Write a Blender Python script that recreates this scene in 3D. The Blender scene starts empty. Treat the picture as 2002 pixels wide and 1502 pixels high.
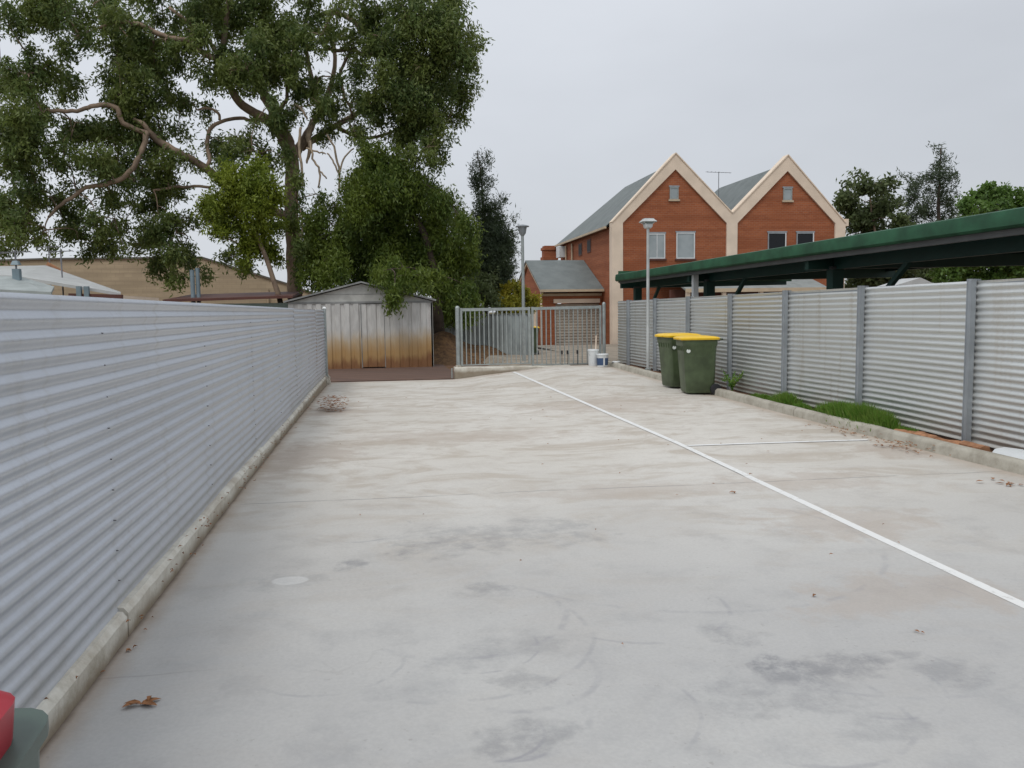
import bpy, math, random
import numpy as np
from mathutils import Vector, Matrix
random.seed(7); rng = np.random.default_rng(11)
S = bpy.context.scene
COL = S.collection

# ---------------------------------------------------------------- camera
F_PX, ROLL, EYE = 1619.0, 0.014, 1.58
def _basis():
    vp = (738.0, 612.0)
    y = np.array([(vp[0]-1001)/F_PX, (751-vp[1])/F_PX, -1.0]); y /= np.linalg.norm(y)
    p2 = np.array([(vp[0]-1001)/F_PX+1, (751-vp[1])/F_PX+ROLL, -1.0])
    z = np.cross(p2, y); z /= np.linalg.norm(z)
    if z[1] < 0: z = -z
    return np.array([np.cross(y, z), y, z])
MB_ = _basis(); EYEP = np.array([0, 0, EYE])
def ray(px, py): return MB_ @ np.array([(px-1001)/F_PX, (751-py)/F_PX, -1.0])
def atY(px, py, Y): d = ray(px, py); return EYEP+d*(Y/d[1])
def atX(px, py, X): d = ray(px, py); return EYEP+d*(X/d[0])
def atZ(px, py, Z): d = ray(px, py); return EYEP+d*((Z-EYE)/d[2])
cd = bpy.data.cameras.new('camera'); cam = bpy.data.objects.new('camera', cd); COL.objects.link(cam)
cam.matrix_world = Matrix.Translation(Vector(EYEP)) @ Matrix([list(r) for r in MB_]).to_4x4()
cd.sensor_width = 36; cd.lens = 36*F_PX/2002; cd.clip_start = 0.05; cd.clip_end = 2000
S.camera = cam

# ---------------------------------------------------------------- node helper
class N:
    """a socket with arithmetic"""
    def __init__(s, t, o): s.t, s.o = t, o
    def _m(s, op, *a, clamp=False):
        n = s.t.nodes.new('ShaderNodeMath'); n.operation = op; n.use_clamp = clamp
        for i, v in enumerate((s,)+a):
            if isinstance(v, N): s.t.links.new(v.o, n.inputs[i])
            else: n.inputs[i].default_value = v
        return N(s.t, n.outputs[0])
    def __add__(s, b): return s._m('ADD', b)
    def __sub__(s, b): return s._m('SUBTRACT', b)
    def __mul__(s, b): return s._m('MULTIPLY', b)
    def __truediv__(s, b): return s._m('DIVIDE', b)
    def abs(s): return s._m('ABSOLUTE')
    def step(s, a, b):                      # smoothstep a..b
        n = s.t.nodes.new('ShaderNodeMapRange'); n.interpolation_type = 'SMOOTHSTEP'
        s.t.links.new(s.o, n.inputs[0]); n.inputs[1].default_value = min(a, b); n.inputs[2].default_value = max(a, b)
        n.inputs[3].default_value = 0 if a < b else 1; n.inputs[4].default_value = 1 if a < b else 0
        return N(s.t, n.outputs[0])
def col3(c): return (c[0], c[1], c[2], 1)
class Mat:
    def __init__(s, name, rough=0.8, metal=0.0, spec=0.5):
        s.m = bpy.data.materials.new(name); s.m.use_nodes = True
        s.t = s.m.node_tree; s.b = s.t.nodes['Principled BSDF']
        s.b.inputs['Roughness'].default_value = rough; s.b.inputs['Metallic'].default_value = metal
        s.b.inputs['Specular IOR Level'].default_value = spec
        g = s.t.nodes.new('ShaderNodeNewGeometry'); s.geo = g
        sp = s.t.nodes.new('ShaderNodeSeparateXYZ'); s.t.links.new(g.outputs['Position'], sp.inputs[0])
        s.x, s.y, s.z = [N(s.t, sp.outputs[i]) for i in range(3)]
        s.pos = g.outputs['Position']; s.island = N(s.t, g.outputs['Random Per Island'])
    def vec(s, sx=1, sy=1, sz=1, obj=False):
        n = s.t.nodes.new('ShaderNodeMapping'); n.inputs['Scale'].default_value = (sx, sy, sz)
        if obj:
            c = s.t.nodes.new('ShaderNodeTexCoord'); s.t.links.new(c.outputs['Object'], n.inputs[0])
        else: s.t.links.new(s.pos, n.inputs[0])
        return n.outputs[0]
    def noise(s, scale=1, detail=4, rough=0.55, v=None, dist=0.0):
        n = s.t.nodes.new('ShaderNodeTexNoise'); n.inputs['Scale'].default_value = scale
        n.inputs['Detail'].default_value = detail; n.inputs['Roughness'].default_value = rough
        n.inputs['Distortion'].default_value = dist
        s.t.links.new(v if v is not None else s.pos, n.inputs['Vector']); return N(s.t, n.outputs[0])
    def mix(s, f, a, b):
        n = s.t.nodes.new('ShaderNodeMix'); n.data_type = 'RGBA'
        for i, v in ((0, f), (6, a), (7, b)):
            if isinstance(v, N): s.t.links.new(v.o, n.inputs[i])
            elif i == 0: n.inputs[0].default_value = v
            else: n.inputs[i].default_value = col3(v)
        return N(s.t, n.outputs[2])
    def color(s, c):
        if isinstance(c, N): s.t.links.new(c.o, s.b.inputs['Base Color'])
        else: s.b.inputs['Base Color'].default_value = col3(c)
        return s
    def rough(s, r): s.t.links.new(r.o, s.b.inputs['Roughness']); return s
    def bump(s, h, strength=0.3, dist=0.01):
        n = s.t.nodes.new('ShaderNodeBump'); n.inputs['Strength'].default_value = strength
        n.inputs['Distance'].default_value = dist; s.t.links.new(h.o, n.inputs['Height'])
        s.t.links.new(n.outputs[0], s.b.inputs['Normal']); return s

# ---------------------------------------------------------------- world and sun
SUN_EL, SUN_AZ = math.radians(58), math.radians(215)   # compass style: 0 = +Y, clockwise
w = bpy.data.worlds.new('World'); S.world = w; w.use_nodes = True
wt = w.node_tree; bg = wt.nodes['Background']; bg.inputs[1].default_value = 0.15
sky = wt.nodes.new('ShaderNodeTexSky'); sky.sky_type = 'NISHITA'; sky.sun_disc = False
sky.sun_elevation = SUN_EL; sky.sun_rotation = SUN_AZ; sky.dust_density = 3; sky.air_density = 1.0
tc = wt.nodes.new('ShaderNodeTexCoord')
sp = wt.nodes.new('ShaderNodeSeparateXYZ'); wt.links.new(tc.outputs['Generated'], sp.inputs[0])
dx, dy, dz = [N(wt, sp.outputs[i]) for i in range(3)]
mp = wt.nodes.new('ShaderNodeMapping'); mp.inputs['Scale'].default_value = (1.0, 1.0, 2.6)
wt.links.new(tc.outputs['Generated'], mp.inputs[0])
nz = wt.nodes.new('ShaderNodeTexNoise'); nz.inputs['Scale'].default_value = 2.2; nz.inputs['Detail'].default_value = 5
nz.inputs['Roughness'].default_value = 0.5; wt.links.new(mp.outputs[0], nz.inputs['Vector'])
cl = N(wt, nz.outputs[0])
# brightness of the cloud layer: brighter overhead and towards the sun's side
lum = (dz.step(0.05, 0.95)*2.6 + dx*-0.8 + cl*1.5 + 3.95)
mixc = wt.nodes.new('ShaderNodeMix'); mixc.data_type = 'RGBA'
mixc.inputs[0].default_value = 0.93
sc = wt.nodes.new('ShaderNodeVectorMath'); sc.operation = 'SCALE'; sc.inputs[0].default_value = (0.932, 0.972, 1.038)
wt.links.new(lum.o, sc.inputs['Scale'])
wt.links.new(sky.outputs[0], mixc.inputs[6]); wt.links.new(sc.outputs[0], mixc.inputs[7])
wt.links.new(mixc.outputs[2], bg.inputs[0])
sl = bpy.data.lights.new('sun', 'SUN'); sl.energy = 1.0; sl.angle = math.radians(18); sl.color = (1, 0.96, 0.9)
so = bpy.data.objects.new('sun', sl); COL.objects.link(so)
sdir = Vector((math.sin(SUN_AZ)*math.cos(SUN_EL), math.cos(SUN_AZ)*math.cos(SUN_EL), math.sin(SUN_EL)))
so.rotation_euler = sdir.to_track_quat('Z', 'Y').to_euler()
S.view_settings.view_transform = 'Standard'; S.view_settings.look = 'None'
S.view_settings.exposure = 0.0; S.view_settings.gamma = 1.0

# ---------------------------------------------------------------- mesh builder
class MB:
    def __init__(s): s.v, s.f, s.mi = [], [], []; s.cur = 0
    def add(s, vs, fs):
        n = len(s.v); s.v += [tuple(map(float, p)) for p in vs]
        for f in fs: s.f.append([i+n for i in f]); s.mi.append(s.cur)
        return s
    def box(s, x0, x1, y0, y1, z0, z1):
        v = [(x, y, z) for z in (z0, z1) for y in (y0, y1) for x in (x0, x1)]
        return s.add(v, [(0, 2, 3, 1), (4, 5, 7, 6), (0, 1, 5, 4), (2, 6, 7, 3), (0, 4, 6, 2), (1, 3, 7, 5)])
    def bbox(s, x0, x1, y0, y1, z0, z1, b=0.006):      # box with chamfered vertical and top edges
        def ring(x0, x1, y0, y1, z, b): return [(x0+b, y0, z), (x1-b, y0, z), (x1, y0+b, z), (x1, y1-b, z), (x1-b, y1, z), (x0+b, y1, z), (x0, y1-b, z), (x0, y0+b, z)]
        v = ring(x0, x1, y0, y1, z0, b)+ring(x0, x1, y0, y1, z1-b, b)+ring(x0+b, x1-b, y0+b, y1-b, z1, b*.6)
        f = [tuple(reversed(range(8))), tuple(range(16, 24))]
        for k in (0, 8):
            for i in range(8): j = (i+1) % 8; f.append((k+i, k+j, k+8+j, k+8+i))
        return s.add(v, f)
    def beam(s, a, b, wd, ht, up=(0, 0, 1)):
        a, b = Vector(a), Vector(b); d = (b-a).normalized(); r = d.cross(Vector(up))
        if r.length < 1e-3: r = d.cross(Vector((0, 1, 0)))
        r.normalize(); u = r.cross(d)
        v = [p+r*(sx*wd/2)+u*(sz*ht/2) for p in (a, b) for sx, sz in ((-1, -1), (1, -1), (1, 1), (-1, 1))]
        return s.add(v, [(3, 2, 1, 0), (4, 5, 6, 7), (0, 1, 5, 4), (1, 2, 6, 5), (2, 3, 7, 6), (3, 0, 4, 7)])
    def extr(s, pts, d):                    # planar polygon extruded along d
        n = len(pts); p = [Vector(q) for q in pts]; d = Vector(d)
        return s.add(p+[q+d for q in p], [tuple(reversed(range(n))), tuple(range(n, 2*n))]+[(i, (i+1) % n, n+(i+1) % n, n+i) for i in range(n)])
    def tube(s, path, rad, n=8, cap=True):
        P = [Vector(p) for p in path]; m = len(P)
        if not isinstance(rad, (list, tuple)): rad = [rad]*m
        vs = []; ref = Vector((0.13, 1, 0.07))
        for i, p in enumerate(P):
            d = (P[min(i+1, m-1)]-P[max(i-1, 0)]).normalized()
            if abs(d.dot(ref.normalized())) > .95: ref = Vector((1, 0, 0))
            a = d.cross(ref).normalized(); b = d.cross(a)
            for k in range(n):
                t = 2*math.pi*k/n; vs.append(p+a*(math.cos(t)*rad[i])+b*(math.sin(t)*rad[i]))
        fs = [(i*n+k, i*n+(k+1) % n, (i+1)*n+(k+1) % n, (i+1)*n+k) for i in range(m-1) for k in range(n)]
        if cap: fs += [tuple(reversed(range(n))), tuple(range((m-1)*n, m*n))]
        return s.add(vs, fs)
    def loft(s, rings, cap=True):
        n = len(rings[0]); vs = [p for r in rings for p in r]; m = len(rings)
        fs = [(i*n+k, i*n+(k+1) % n, (i+1)*n+(k+1) % n, (i+1)*n+k) for i in range(m-1) for k in range(n)]
        if cap: fs += [tuple(reversed(range(n))), tuple(range((m-1)*n, m*n))]
        return s.add(vs, fs)
    def build(s, name, mats, parent=None, smooth=False, angle=None, label=None):
        me = bpy.data.meshes.new(name)
        off = Vector((0, 0, 0))
        if parent is not None and parent.get('_w', 1): off = root_loc(parent)
        me.from_pydata([(x-off.x, y-off.y, z-off.z) for x, y, z in s.v], [], s.f)
        if not isinstance(mats, (list, tuple)): mats = [mats]
        for m in mats: me.materials.append(m.m)
        me.polygons.foreach_set('material_index', s.mi)
        if smooth: me.shade_smooth()
        me.update()
        if angle: me.set_sharp_from_angle(angle=math.radians(angle))
        o = bpy.data.objects.new(name, me); COL.objects.link(o)
        if parent is not None: o.parent = parent
        if label: o['label'] = label
        return o
LOC = {}
def root_loc(o):
    t = Vector((0, 0, 0))
    while o is not None: t += LOC.get(o.name, Vector((0, 0, 0))); o = o.parent
    return t
def thing(name, loc, label, cat, group=None):
    o = bpy.data.objects.new(name, None); COL.objects.link(o); o.empty_display_size = 0.2
    o.location = Vector(loc); LOC[o.name] = Vector(loc); return tag(o, label, cat, group)
def tag(o, label, cat, group=None, kind=None):
    o['label'] = label; o['category'] = cat
    if group: o['group'] = group
    if kind: o['kind'] = kind
    return o
def struct(o): o['kind'] = 'structure'; return o
def local(mb_fn): return mb_fn
def copy_tree(o, parent=None):
    c = o.copy(); COL.objects.link(c)
    if parent is not None: c.parent = parent
    for ch in o.children: copy_tree(ch, c)
    return c

# ---------------------------------------------------------------- materials
def plain(name, c, rough=0.7, metal=0, var=0.12, sc=3.0, spec=0.4, bump=0):
    m = Mat(name, rough, metal, spec); n = m.noise(sc, 5)
    m.color(m.mix(n.step(0.3, 0.7), tuple(k*(1-var) for k in c), tuple(min(1, k*(1+var)) for k in c)))
    if bump: m.bump(m.noise(sc*12, 3), bump, 0.004)
    return m
def gy(Y, tab):
    if Y <= tab[0][0]: return tab[0][1]
    for (a, u), (b, v) in zip(tab, tab[1:]):
        if Y <= b: return u+(v-u)*(Y-a)/(b-a)
    return tab[-1][1]
ST = [(8, 0), (12, .17), (16, .47), (21.3, 1)]
BT = [(-1.4, -.153), (.4, -.157), (1.9, -.158), (2.3, -.12), (2.75, -.062), (3.4, .0), (4.2, .095), (4.8, .125), (5.5, .13), (6.1, .085)]
def gz(X, Y):
    t = (X+1.27)/(6.0+1.27); a = -.042*t
    s_ = gy(Y, ST); return a*(1-s_)+gy(X, BT)*s_
LT = [(y, gz(-1.27, y)) for y in (-5, 8, 10, 12, 14, 16, 18, 20, 21.5)]
RT = [(y, gz(6.0, y)) for y in (-5, 5.9, 8, 10, 12, 14, 16, 18, 20, 21.5)]
YEND = 21.3

# --- yard concrete
M = Mat('yard_concrete', 0.82, 0, 0.35)
fine = M.noise(55, 3, .6); med = M.noise(2.3, 7, .68); big = M.noise(.42, 4, .55)
streak = M.noise(1.0, 6, .68, v=M.vec(.8, 1.5, 1), dist=1.2)
back = M.y.step(2.8, 9.5)
warp = M.noise(3.2, 6, .7); warp2 = M.noise(3.0, 6, .7, v=M.vec(1, 1.07, 2))
base = M.mix(back, (.425, .42, .408), (.575, .545, .488))
base = M.mix(big.step(.38, .66)*.55, base, M.mix(back, (.53, .525, .50), (.655, .63, .58)))
base = M.mix(med.step(.46, .74)*.6, base, M.mix(back, (.33, .33, .33), (.46, .415, .36)))
st = streak.step(.46, .64)*(back*.8+.08)
base = M.mix(st*.72, base, (.40, .34, .27))
st2 = M.noise(2.2, 7, .72, v=M.vec(.8, 1.9, 1), dist=1.8).step(.52, .66)*(M.y.step(6, 14)*.75+.05)
base = M.mix(st2*.6, base, (.29, .22, .16))
def blob(px, py, rx, ry, sharp=.15, amp=1.7, z=0):
    c = atZ(px, py, z)
    u = (M.x-(float(c[0]))+(warp-.5)*amp*rx*2)/rx; v = (M.y-(float(c[1]))+(warp2-.5)*amp*ry*2)/ry
    return (u*u+v*v).step(1.3, sharp)
for (px, py, rx, ry, a) in [(1590, 1300, .30, .16, .5), (1430, 1235, .16, .2, .36), (1850, 1305, .22, .13, .38), (1550, 1350, .38, .2, .32), (980, 1040, .8, .4, .34),
                            (850, 1070, .3, .25, .3), (1020, 1330, .16, .13, .36), (1010, 1440, .22, .13, .42), (950, 1150, .22, .14, .4), (685, 1103, .1, .11, .5),
                            (1000, 1262, .33, .16, .25), (1750, 1410, .2, .12, .3), (560, 1135, .3, .14, .25), (1520, 1290, .14, .08, .45), (1720, 1280, .2, .07, .4)]:
    base = M.mix(blob(px, py, rx, ry)*a*(M.noise(6, 7, .75).step(.34, .62)*.95), base, (.14, .145, .16))
for (px, py, rx, ry, a) in [(1640, 1010, .7, .5, .42), (1560, 935, .9, .4, .4), (620, 885, .5, .9, .55), (655, 797, .45, .8, .55), (560, 900, .25, 1.5, .5),
                            (1780, 1150, .7, .35, .4), (900, 850, 1.6, .7, .4), (1200, 790, 1.6, 1.2, .45), (1750, 875, .5, .5, .5), (1230, 955, 1.0, .35, .35)]:
    base = M.mix(blob(px, py, rx, ry, .1)*a, base, (.40, .33, .27))
base = M.mix(blob(567, 1134, .105, .075, .8, .25)*.5, base, (.66, .66, .64))
for (px, py, R, dr, a) in [(900, 1200, .55, .03, .35), (1010, 1310, .36, .025, .35), (880, 1240, .7, .02, .3), (1560, 1380, .42, .02, .35), (1000, 1400, .3, .03, .35), (960, 1430, .2, .012, .5), (1005, 1445, .14, .012, .45), (930, 1260, .3, .012, .4), (700, 1030, .4, .02, .35), (1240, 1180, .5, .02, .3), (1700, 1330, .3, .015, .35), (1120, 1380, .5, .015, .3), (640, 1290, .35, .015, .3), (1300, 1050, 1.4, .03, .25), (1640, 1200, .9, .02, .25)]:
    c = atZ(px, py, 0); u = M.x-float(c[0]); v = M.y-float(c[1])
    r = (u*u+v*v)._m('SQRT')
    arc = ((r-R)+(warp-.5)*.05).abs().step(dr, dr*.2)*(v*-1+u*.6).step(-.05, .25)*M.noise(5, 3).step(.42, .6)
    base = M.mix(arc*a, base, (.25, .25, .27))
wob = (M.noise(.9, 5, .6)-.5)*.14
for yy, wd, a, lo, hi in [(7.1, .016, .55, -3, 9), (14.2, .02, .4, -3, 9), (3.75, .01, .25, -3, -.6), (18.3, .03, .35, -3, 9)]:
    ln = (M.y-yy+wob).abs().step(wd, wd*.3)*M.noise(3, 3).step(.3, .55)
    base = M.mix(ln*a*(M.x.step(hi, hi-.5)), base, (.16, .15, .15))
edge = ((M.x+1.27)+(warp-.5)*.14).step(.16, .0)
base = M.mix(edge*.6, base, (.30, .215, .14)); base = M.mix(((M.x+1.27)+(warp-.5)*.05).step(.045, .0)*.85, base, (.09, .06, .035))
edge2 = ((M.x-6.0)*-1+(warp-.5)*.3).step(.32, .0)
base = M.mix(edge2*.5, base, (.38, .29, .21))
endd = ((M.y-YEND)*-1+(warp-.5)*.8).step(.9, .0)
base = M.mix(endd*.4, base, (.40, .31, .24))
base = M.mix(fine.step(.3, .7)*.14, base, (.24, .24, .24))
vt = M.t.nodes.new('ShaderNodeTexVoronoi'); vt.feature = 'DISTANCE_TO_EDGE'; vt.inputs['Scale'].default_value = .42; vt.inputs['Randomness'].default_value = 1
vm = M.t.nodes.new('ShaderNodeVectorMath'); vm.operation = 'ADD'; M.t.links.new(M.pos, vm.inputs[0])
wn = M.t.nodes.new('ShaderNodeTexNoise'); wn.inputs['Scale'].default_value = 1.6; wn.inputs['Detail'].default_value = 6; M.t.links.new(M.pos, wn.inputs['Vector']); M.t.links.new(wn.outputs[1], vm.inputs[1]); M.t.links.new(vm.outputs[0], vt.inputs['Vector'])
crk = N(M.t, vt.outputs['Distance']).step(.006, .001)*M.noise(.5, 3).step(.52, .6)
base = M.mix(crk*.12, base, (.20, .19, .18))
spk = M.noise(38, 2, .5).step(.66, .74)*M.noise(1.3, 4).step(.4, .65)
base = M.mix(spk*.35, base, (.22, .20, .18))
M.color(base).bump(fine+med*2, .3, .004)
CONC = M
WHITE = plain('line_paint', (.76, .77, .76), .7, 0, .1, 9)
n = WHITE.noise(16, 5, .7); WHITE.color(WHITE.mix(n.step(.54, .70), (.72, .72, .70), (.52, .51, .48)))
M = Mat('kerb_concrete', .88, 0, .3)
n = M.noise(3.0, 7, .7); b_ = M.mix(n.step(.35, .68), (.66, .64, .57), (.47, .43, .36)); low = ((M.z)+(M.noise(4, 4)-.5)*.08).step(.09, .0)
b_ = M.mix(M.noise(1.2, 6, .7, v=M.vec(1, 3, 3)).step(.5, .7)*.5, b_, (.27, .23, .16)); M.color(M.mix(low*.75, b_, (.19, .14, .085))).bump(M.noise(25, 5), .5, .01); KERB = M
M = Mat('kerb_top_concrete', .88, 0, .3)
M.color(M.mix(M.noise(3, 7, .7).step(.35, .68), (.44, .415, .35), (.29, .265, .215))).bump(M.noise(25, 5), .5, .01); KERBR = M
M = Mat('rough_rubble', .95, 0, .2); M.color(M.mix(M.noise(14, 5).step(.4, .6), (.47, .44, .37), (.25, .22, .18))).bump(M.noise(30, 4), .9, .02); RUB = M

def zinc(name, c, dirt, rough=.42, metal=.72, bottom=.35):
    M = Mat(name, rough, metal, .5)
    n = M.noise(1.1, 6, .6, v=M.vec(1, .35, 2)); sp_ = M.noise(60, 2, .5)
    b = M.mix(n.step(.3, .7), c, tuple(k*.9 for k in c)); b = M.mix(sp_.step(.45, .6)*.12, b, tuple(k*.75 for k in c))
    d = (M.z+(M.noise(1.6, 6, .65)-.5)*.5).step(bottom, .02)
    b = M.mix(d*.45, b, dirt); run = M.noise(1, 5, .6, v=M.vec(7, 7, .5)).step(.52, .72)
    M.color(M.mix(run*.3, b, dirt)); M.rough(n*.2+(rough-.06)); M.bump(M.noise(2.2, 2), .12, .02)
    return M
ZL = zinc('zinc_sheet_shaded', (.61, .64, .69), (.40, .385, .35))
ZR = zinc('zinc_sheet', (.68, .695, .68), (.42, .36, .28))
POST = plain('grey_post_paint', (.30, .325, .345), .5, .3, .1, 5)
GALV = plain('galvanised_steel', (.34, .37, .36), .5, .55, .12, 8)
SCREW = plain('screw_steel', (.22, .22, .23), .5, .6)
BIND = plain('bin_green_plastic', (.062, .088, .042), .45, 0, .26, 4, .5)
BINY = plain('bin_yellow_plastic', (.80, .50, .010), .42, 0, .06, 5, .5)
BINR = plain('bin_red_plastic', (.38, .014, .03), .42, 0, .1, 5, .5)
BIND2 = plain('bin_dark_green_plastic', (.055, .085, .070), .45, 0, .12, 5, .5)
RUBBER = plain('black_rubber', (.018, .019, .022), .6)
STK = plain('white_sticker', (.62, .66, .62), .5)
GREEN = plain('green_steel', (.020, .080, .040), .6, 0, .3, 2.5, .35)
DGREEN = plain('dark_green_steel', (.010, .045, .036), .5, 0, .1)
DARK = plain('dark_soffit', (.022, .024, .026), .7)
SOFG = plain('gutter_base', (.085, .088, .088), .55, .2)
WHT = plain('white_metal', (.66, .68, .68), .5, .1, .06)
CREAM = plain('cream_render', (.74, .615, .49), .85, 0, .07, 1.5, .3, .2)
FASC = plain('fascia_cream', (.50, .40, .28), .7, 0, .08)
SLATE = Mat('grey_roof', .75, 0, .4)
rib = (SLATE.y*2.0)
SLATE.color(SLATE.mix(SLATE.noise(1.5, 6, .6).step(.3, .7), (.125, .143, .14), (.165, .185, .18))).bump(SLATE.noise(12, 3), .3, .02)
GLASS = Mat('window_glass', .08, 0, .9); GLASS.color(GLASS.mix(GLASS.noise(.9, 3).step(.35, .65), (.23, .27, .28), (.32, .36, .37)))
GLASSD = Mat('dark_window_glass', .15, 0, .25); GLASSD.color((.012, .014, .017))
def brick_mat(name, c1, c2, mortar, sw=.24, sh=.086, var=.5):
    M = Mat(name, .88, 0, .25)
    cmb = M.t.nodes.new('ShaderNodeCombineXYZ')
    h = (M.x+M.y); M.t.links.new(h.o, cmb.inputs[0]); M.t.links.new(M.z.o, cmb.inputs[1])
    br = M.t.nodes.new('ShaderNodeTexBrick'); M.t.links.new(cmb.outputs[0], br.inputs['Vector'])
    br.inputs['Scale'].default_value = 1; br.inputs['Brick Width'].default_value = sw; br.inputs['Row Height'].default_value = sh
    br.inputs['Mortar Size'].default_value = .008; br.inputs['Mortar Smooth'].default_value = .4; br.inputs['Bias'].default_value = 0
    br.inputs['Color1'].default_value = col3(c1); br.inputs['Color2'].default_value = col3(c2); br.inputs['Mortar'].default_value = col3(mortar)
    row = M.noise(1, 2, .5, v=M.vec(.25, .25, 5.5)).step(.38, .62)
    b = M.mix(M.noise(.8, 5, .6).step(.35, .7)*.45, N(M.t, br.outputs[0]), tuple(k*.7 for k in c1))
    M.color(M.mix(row*.42, b, tuple(k*.66 for k in c2))); M.bump(N(M.t, br.outputs[1])*-1+1, .4, .006)
    return M
BRICK = brick_mat('red_brick', (.38, .122, .052), (.30, .092, .042), (.33, .19, .12))
TAN = brick_mat('tan_block', (.50, .40, .27), (.45, .36, .245), (.36, .29, .20), .42, .21)
PAVER = brick_mat('brick_paving', (.155, .095, .072), (.115, .075, .06), (.10, .08, .065), .23, .11)
PAVER.t.nodes.remove([n for n in PAVER.t.nodes if n.type == 'BUMP'][0])
DIRT = Mat('bare_earth', .95, 0, .2)
DIRT.color(DIRT.mix(DIRT.noise(3, 7, .7).step(.35, .65), (.19, .105, .06), (.115, .066, .045))).bump(DIRT.noise(8, 6, .7), .9, .05)
STRAW = Mat('leafy_earth', .95, 0, .2)
STRAW.color(STRAW.mix(STRAW.noise(6, 7, .75).step(.35, .65), (.23, .135, .065), (.10, .06, .038))).bump(STRAW.noise(9, 6, .8), 1, .08)
GROUND = Mat('open_ground', .95, 0, .2)
GROUND.color(GROUND.mix(GROUND.noise(.25, 7, .65).step(.35, .65), (.16, .11, .07), (.12, .12, .05)))
DRIVE = plain('driveway_concrete', (.27, .23, .18), .9, 0, .25, 1.2, .3, .3)
M = Mat('rusty_shed_sheet', .6, .25, .4)
h = M.z+(M.noise(1.0, 6, .65, v=M.vec(3.5, 1, .8))-.5)*.75+(M.noise(1, 3, .5, v=M.vec(14, 1, .4))-.5)*.15-(M.x*.06)
g = M.mix(M.noise(1.6, 6, .6, v=M.vec(4, 1, 1)).step(.35, .68), (.60, .595, .57), (.47, .465, .445))
b = M.mix(h.step(1.15, .62)*.75, g, (.50, .38, .22)); b = M.mix(h.step(.92, .30), b, (.42, .265, .115)); b = M.mix(h.step(.28, .0)*.8, b, (.20, .085, .04))
M.color(b); SHED = M
SHEDR = plain('weathered_shed_roof', (.24, .245, .24), .6, .3, .3, 2)
SHEDG = plain('shed_gable_sheet', (.46, .46, .43), .6, .25, .18, 2)
WROOF = plain('white_metal_roof', (.48, .49, .48), .5, .2, .08)
BLUEG = plain('blue_grey_metal', (.20, .26, .29), .5, .3)
BROWN = plain('brown_fascia', (.10, .04, .03), .7)
TERRA = plain('broken_terracotta', (.34, .17, .09), .9, 0, .3, 9, .3, .5)
BARK = Mat('gum_bark', .85, 0, .25)
BARK.color(BARK.mix(BARK.noise(1.4, 6, .65, v=BARK.vec(1, 1, .6)).step(.38, .62), (.32, .235, .17), (.16, .118, .085))).bump(BARK.noise(9, 5), .5, .03)
BARK2 = plain('pale_dead_bark', (.42, .33, .24), .85, 0, .3, 4)
DBARK = plain('dark_bark', (.075, .055, .042), .9, 0, .3, 4)
def leaf_mat(name, c1, c2, c3, trans=.42, sc=.8):
    M = Mat(name, .48, 0, .35)
    n = M.noise(sc, 4, .6); b = M.mix(n.step(.4, .62), c1, c2)
    b = M.mix(M.island.step(.5, 1.0)*.6, b, c3); M.color(b)
    tr = M.t.nodes.new('ShaderNodeBsdfTranslucent'); mx = M.t.nodes.new('ShaderNodeMixShader')
    M.t.links.new(b.o, tr.inputs[0]); mx.inputs[0].default_value = trans
    M.t.links.new(M.b.outputs[0], mx.inputs[1]); M.t.links.new(tr.outputs[0], mx.inputs[2])
    M.t.links.new(mx.outputs[0], M.t.nodes['Material Output'].inputs[0]); return M
L_GUM = leaf_mat('gum_leaf', (.150, .195, .045), (.098, .150, .045), (.22, .25, .08))
L_PEP = leaf_mat('pepper_leaf', (.130, .180, .025), (.085, .135, .025), (.18, .22, .04))
L_LIME = leaf_mat('lime_leaf', (.23, .285, .03), (.16, .22, .03), (.28, .33, .05))
L_CON = leaf_mat('she_oak_needle', (.075, .105, .05), (.055, .08, .045), (.06, .08, .045))
L_YEL = leaf_mat('yellow_leaf', (.36, .32, .03), (.24, .25, .03), (.42, .33, .05))
L_DRK = leaf_mat('dark_leaf', (.095, .125, .05), (.115, .155, .055), (.16, .19, .08))
L_BRT = leaf_mat('bright_leaf', (.12, .21, .04), (.085, .155, .035), (.15, .23, .06))
GRASS = leaf_mat('grass_blade', (.12, .26, .03), (.16, .28, .045), (.26, .28, .08))
DRYL = plain('dry_leaf', (.26, .115, .045), .8, 0, .4, 25)

# ---------------------------------------------------------------- ground
def grid(x0, x1, nx, y0, y1, ny, fz):
    b = MB(); vs = [(x0+(x1-x0)*i/nx, y0+(y1-y0)*j/ny) for j in range(ny+1) for i in range(nx+1)]
    b.add([(x, y, fz(x, y)) for x, y in vs], [(j*(nx+1)+i, j*(nx+1)+i+1, (j+1)*(nx+1)+i+1, (j+1)*(nx+1)+i) for j in range(ny) for i in range(nx)]); return b
g = MB(); g.add([(-900, -300, -.45), (900, -300, -.45), (900, 1500, -.45), (-900, 1500, -.45)], [(0, 1, 2, 3)])
struct(g.build('ground', GROUND))
def bank(x, y):
    return -.17+.05*math.sin(x*1.7+y)*math.sin(y*1.3)-.0004*(y-21)
struct(grid(-60, 70, 130, 21.6, 90, 70, lambda x, y: -.19+.015*math.sin(x*1.7)*math.sin(y*1.3)).build('earth', DIRT, smooth=True))
b = grid(-2.75, 2.1, 14, YEND+.02, 30, 12, lambda x, y: -.155+(.0 if y > 21.5 else -.02)); struct(b.build('brick_paving', PAVER))
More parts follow.
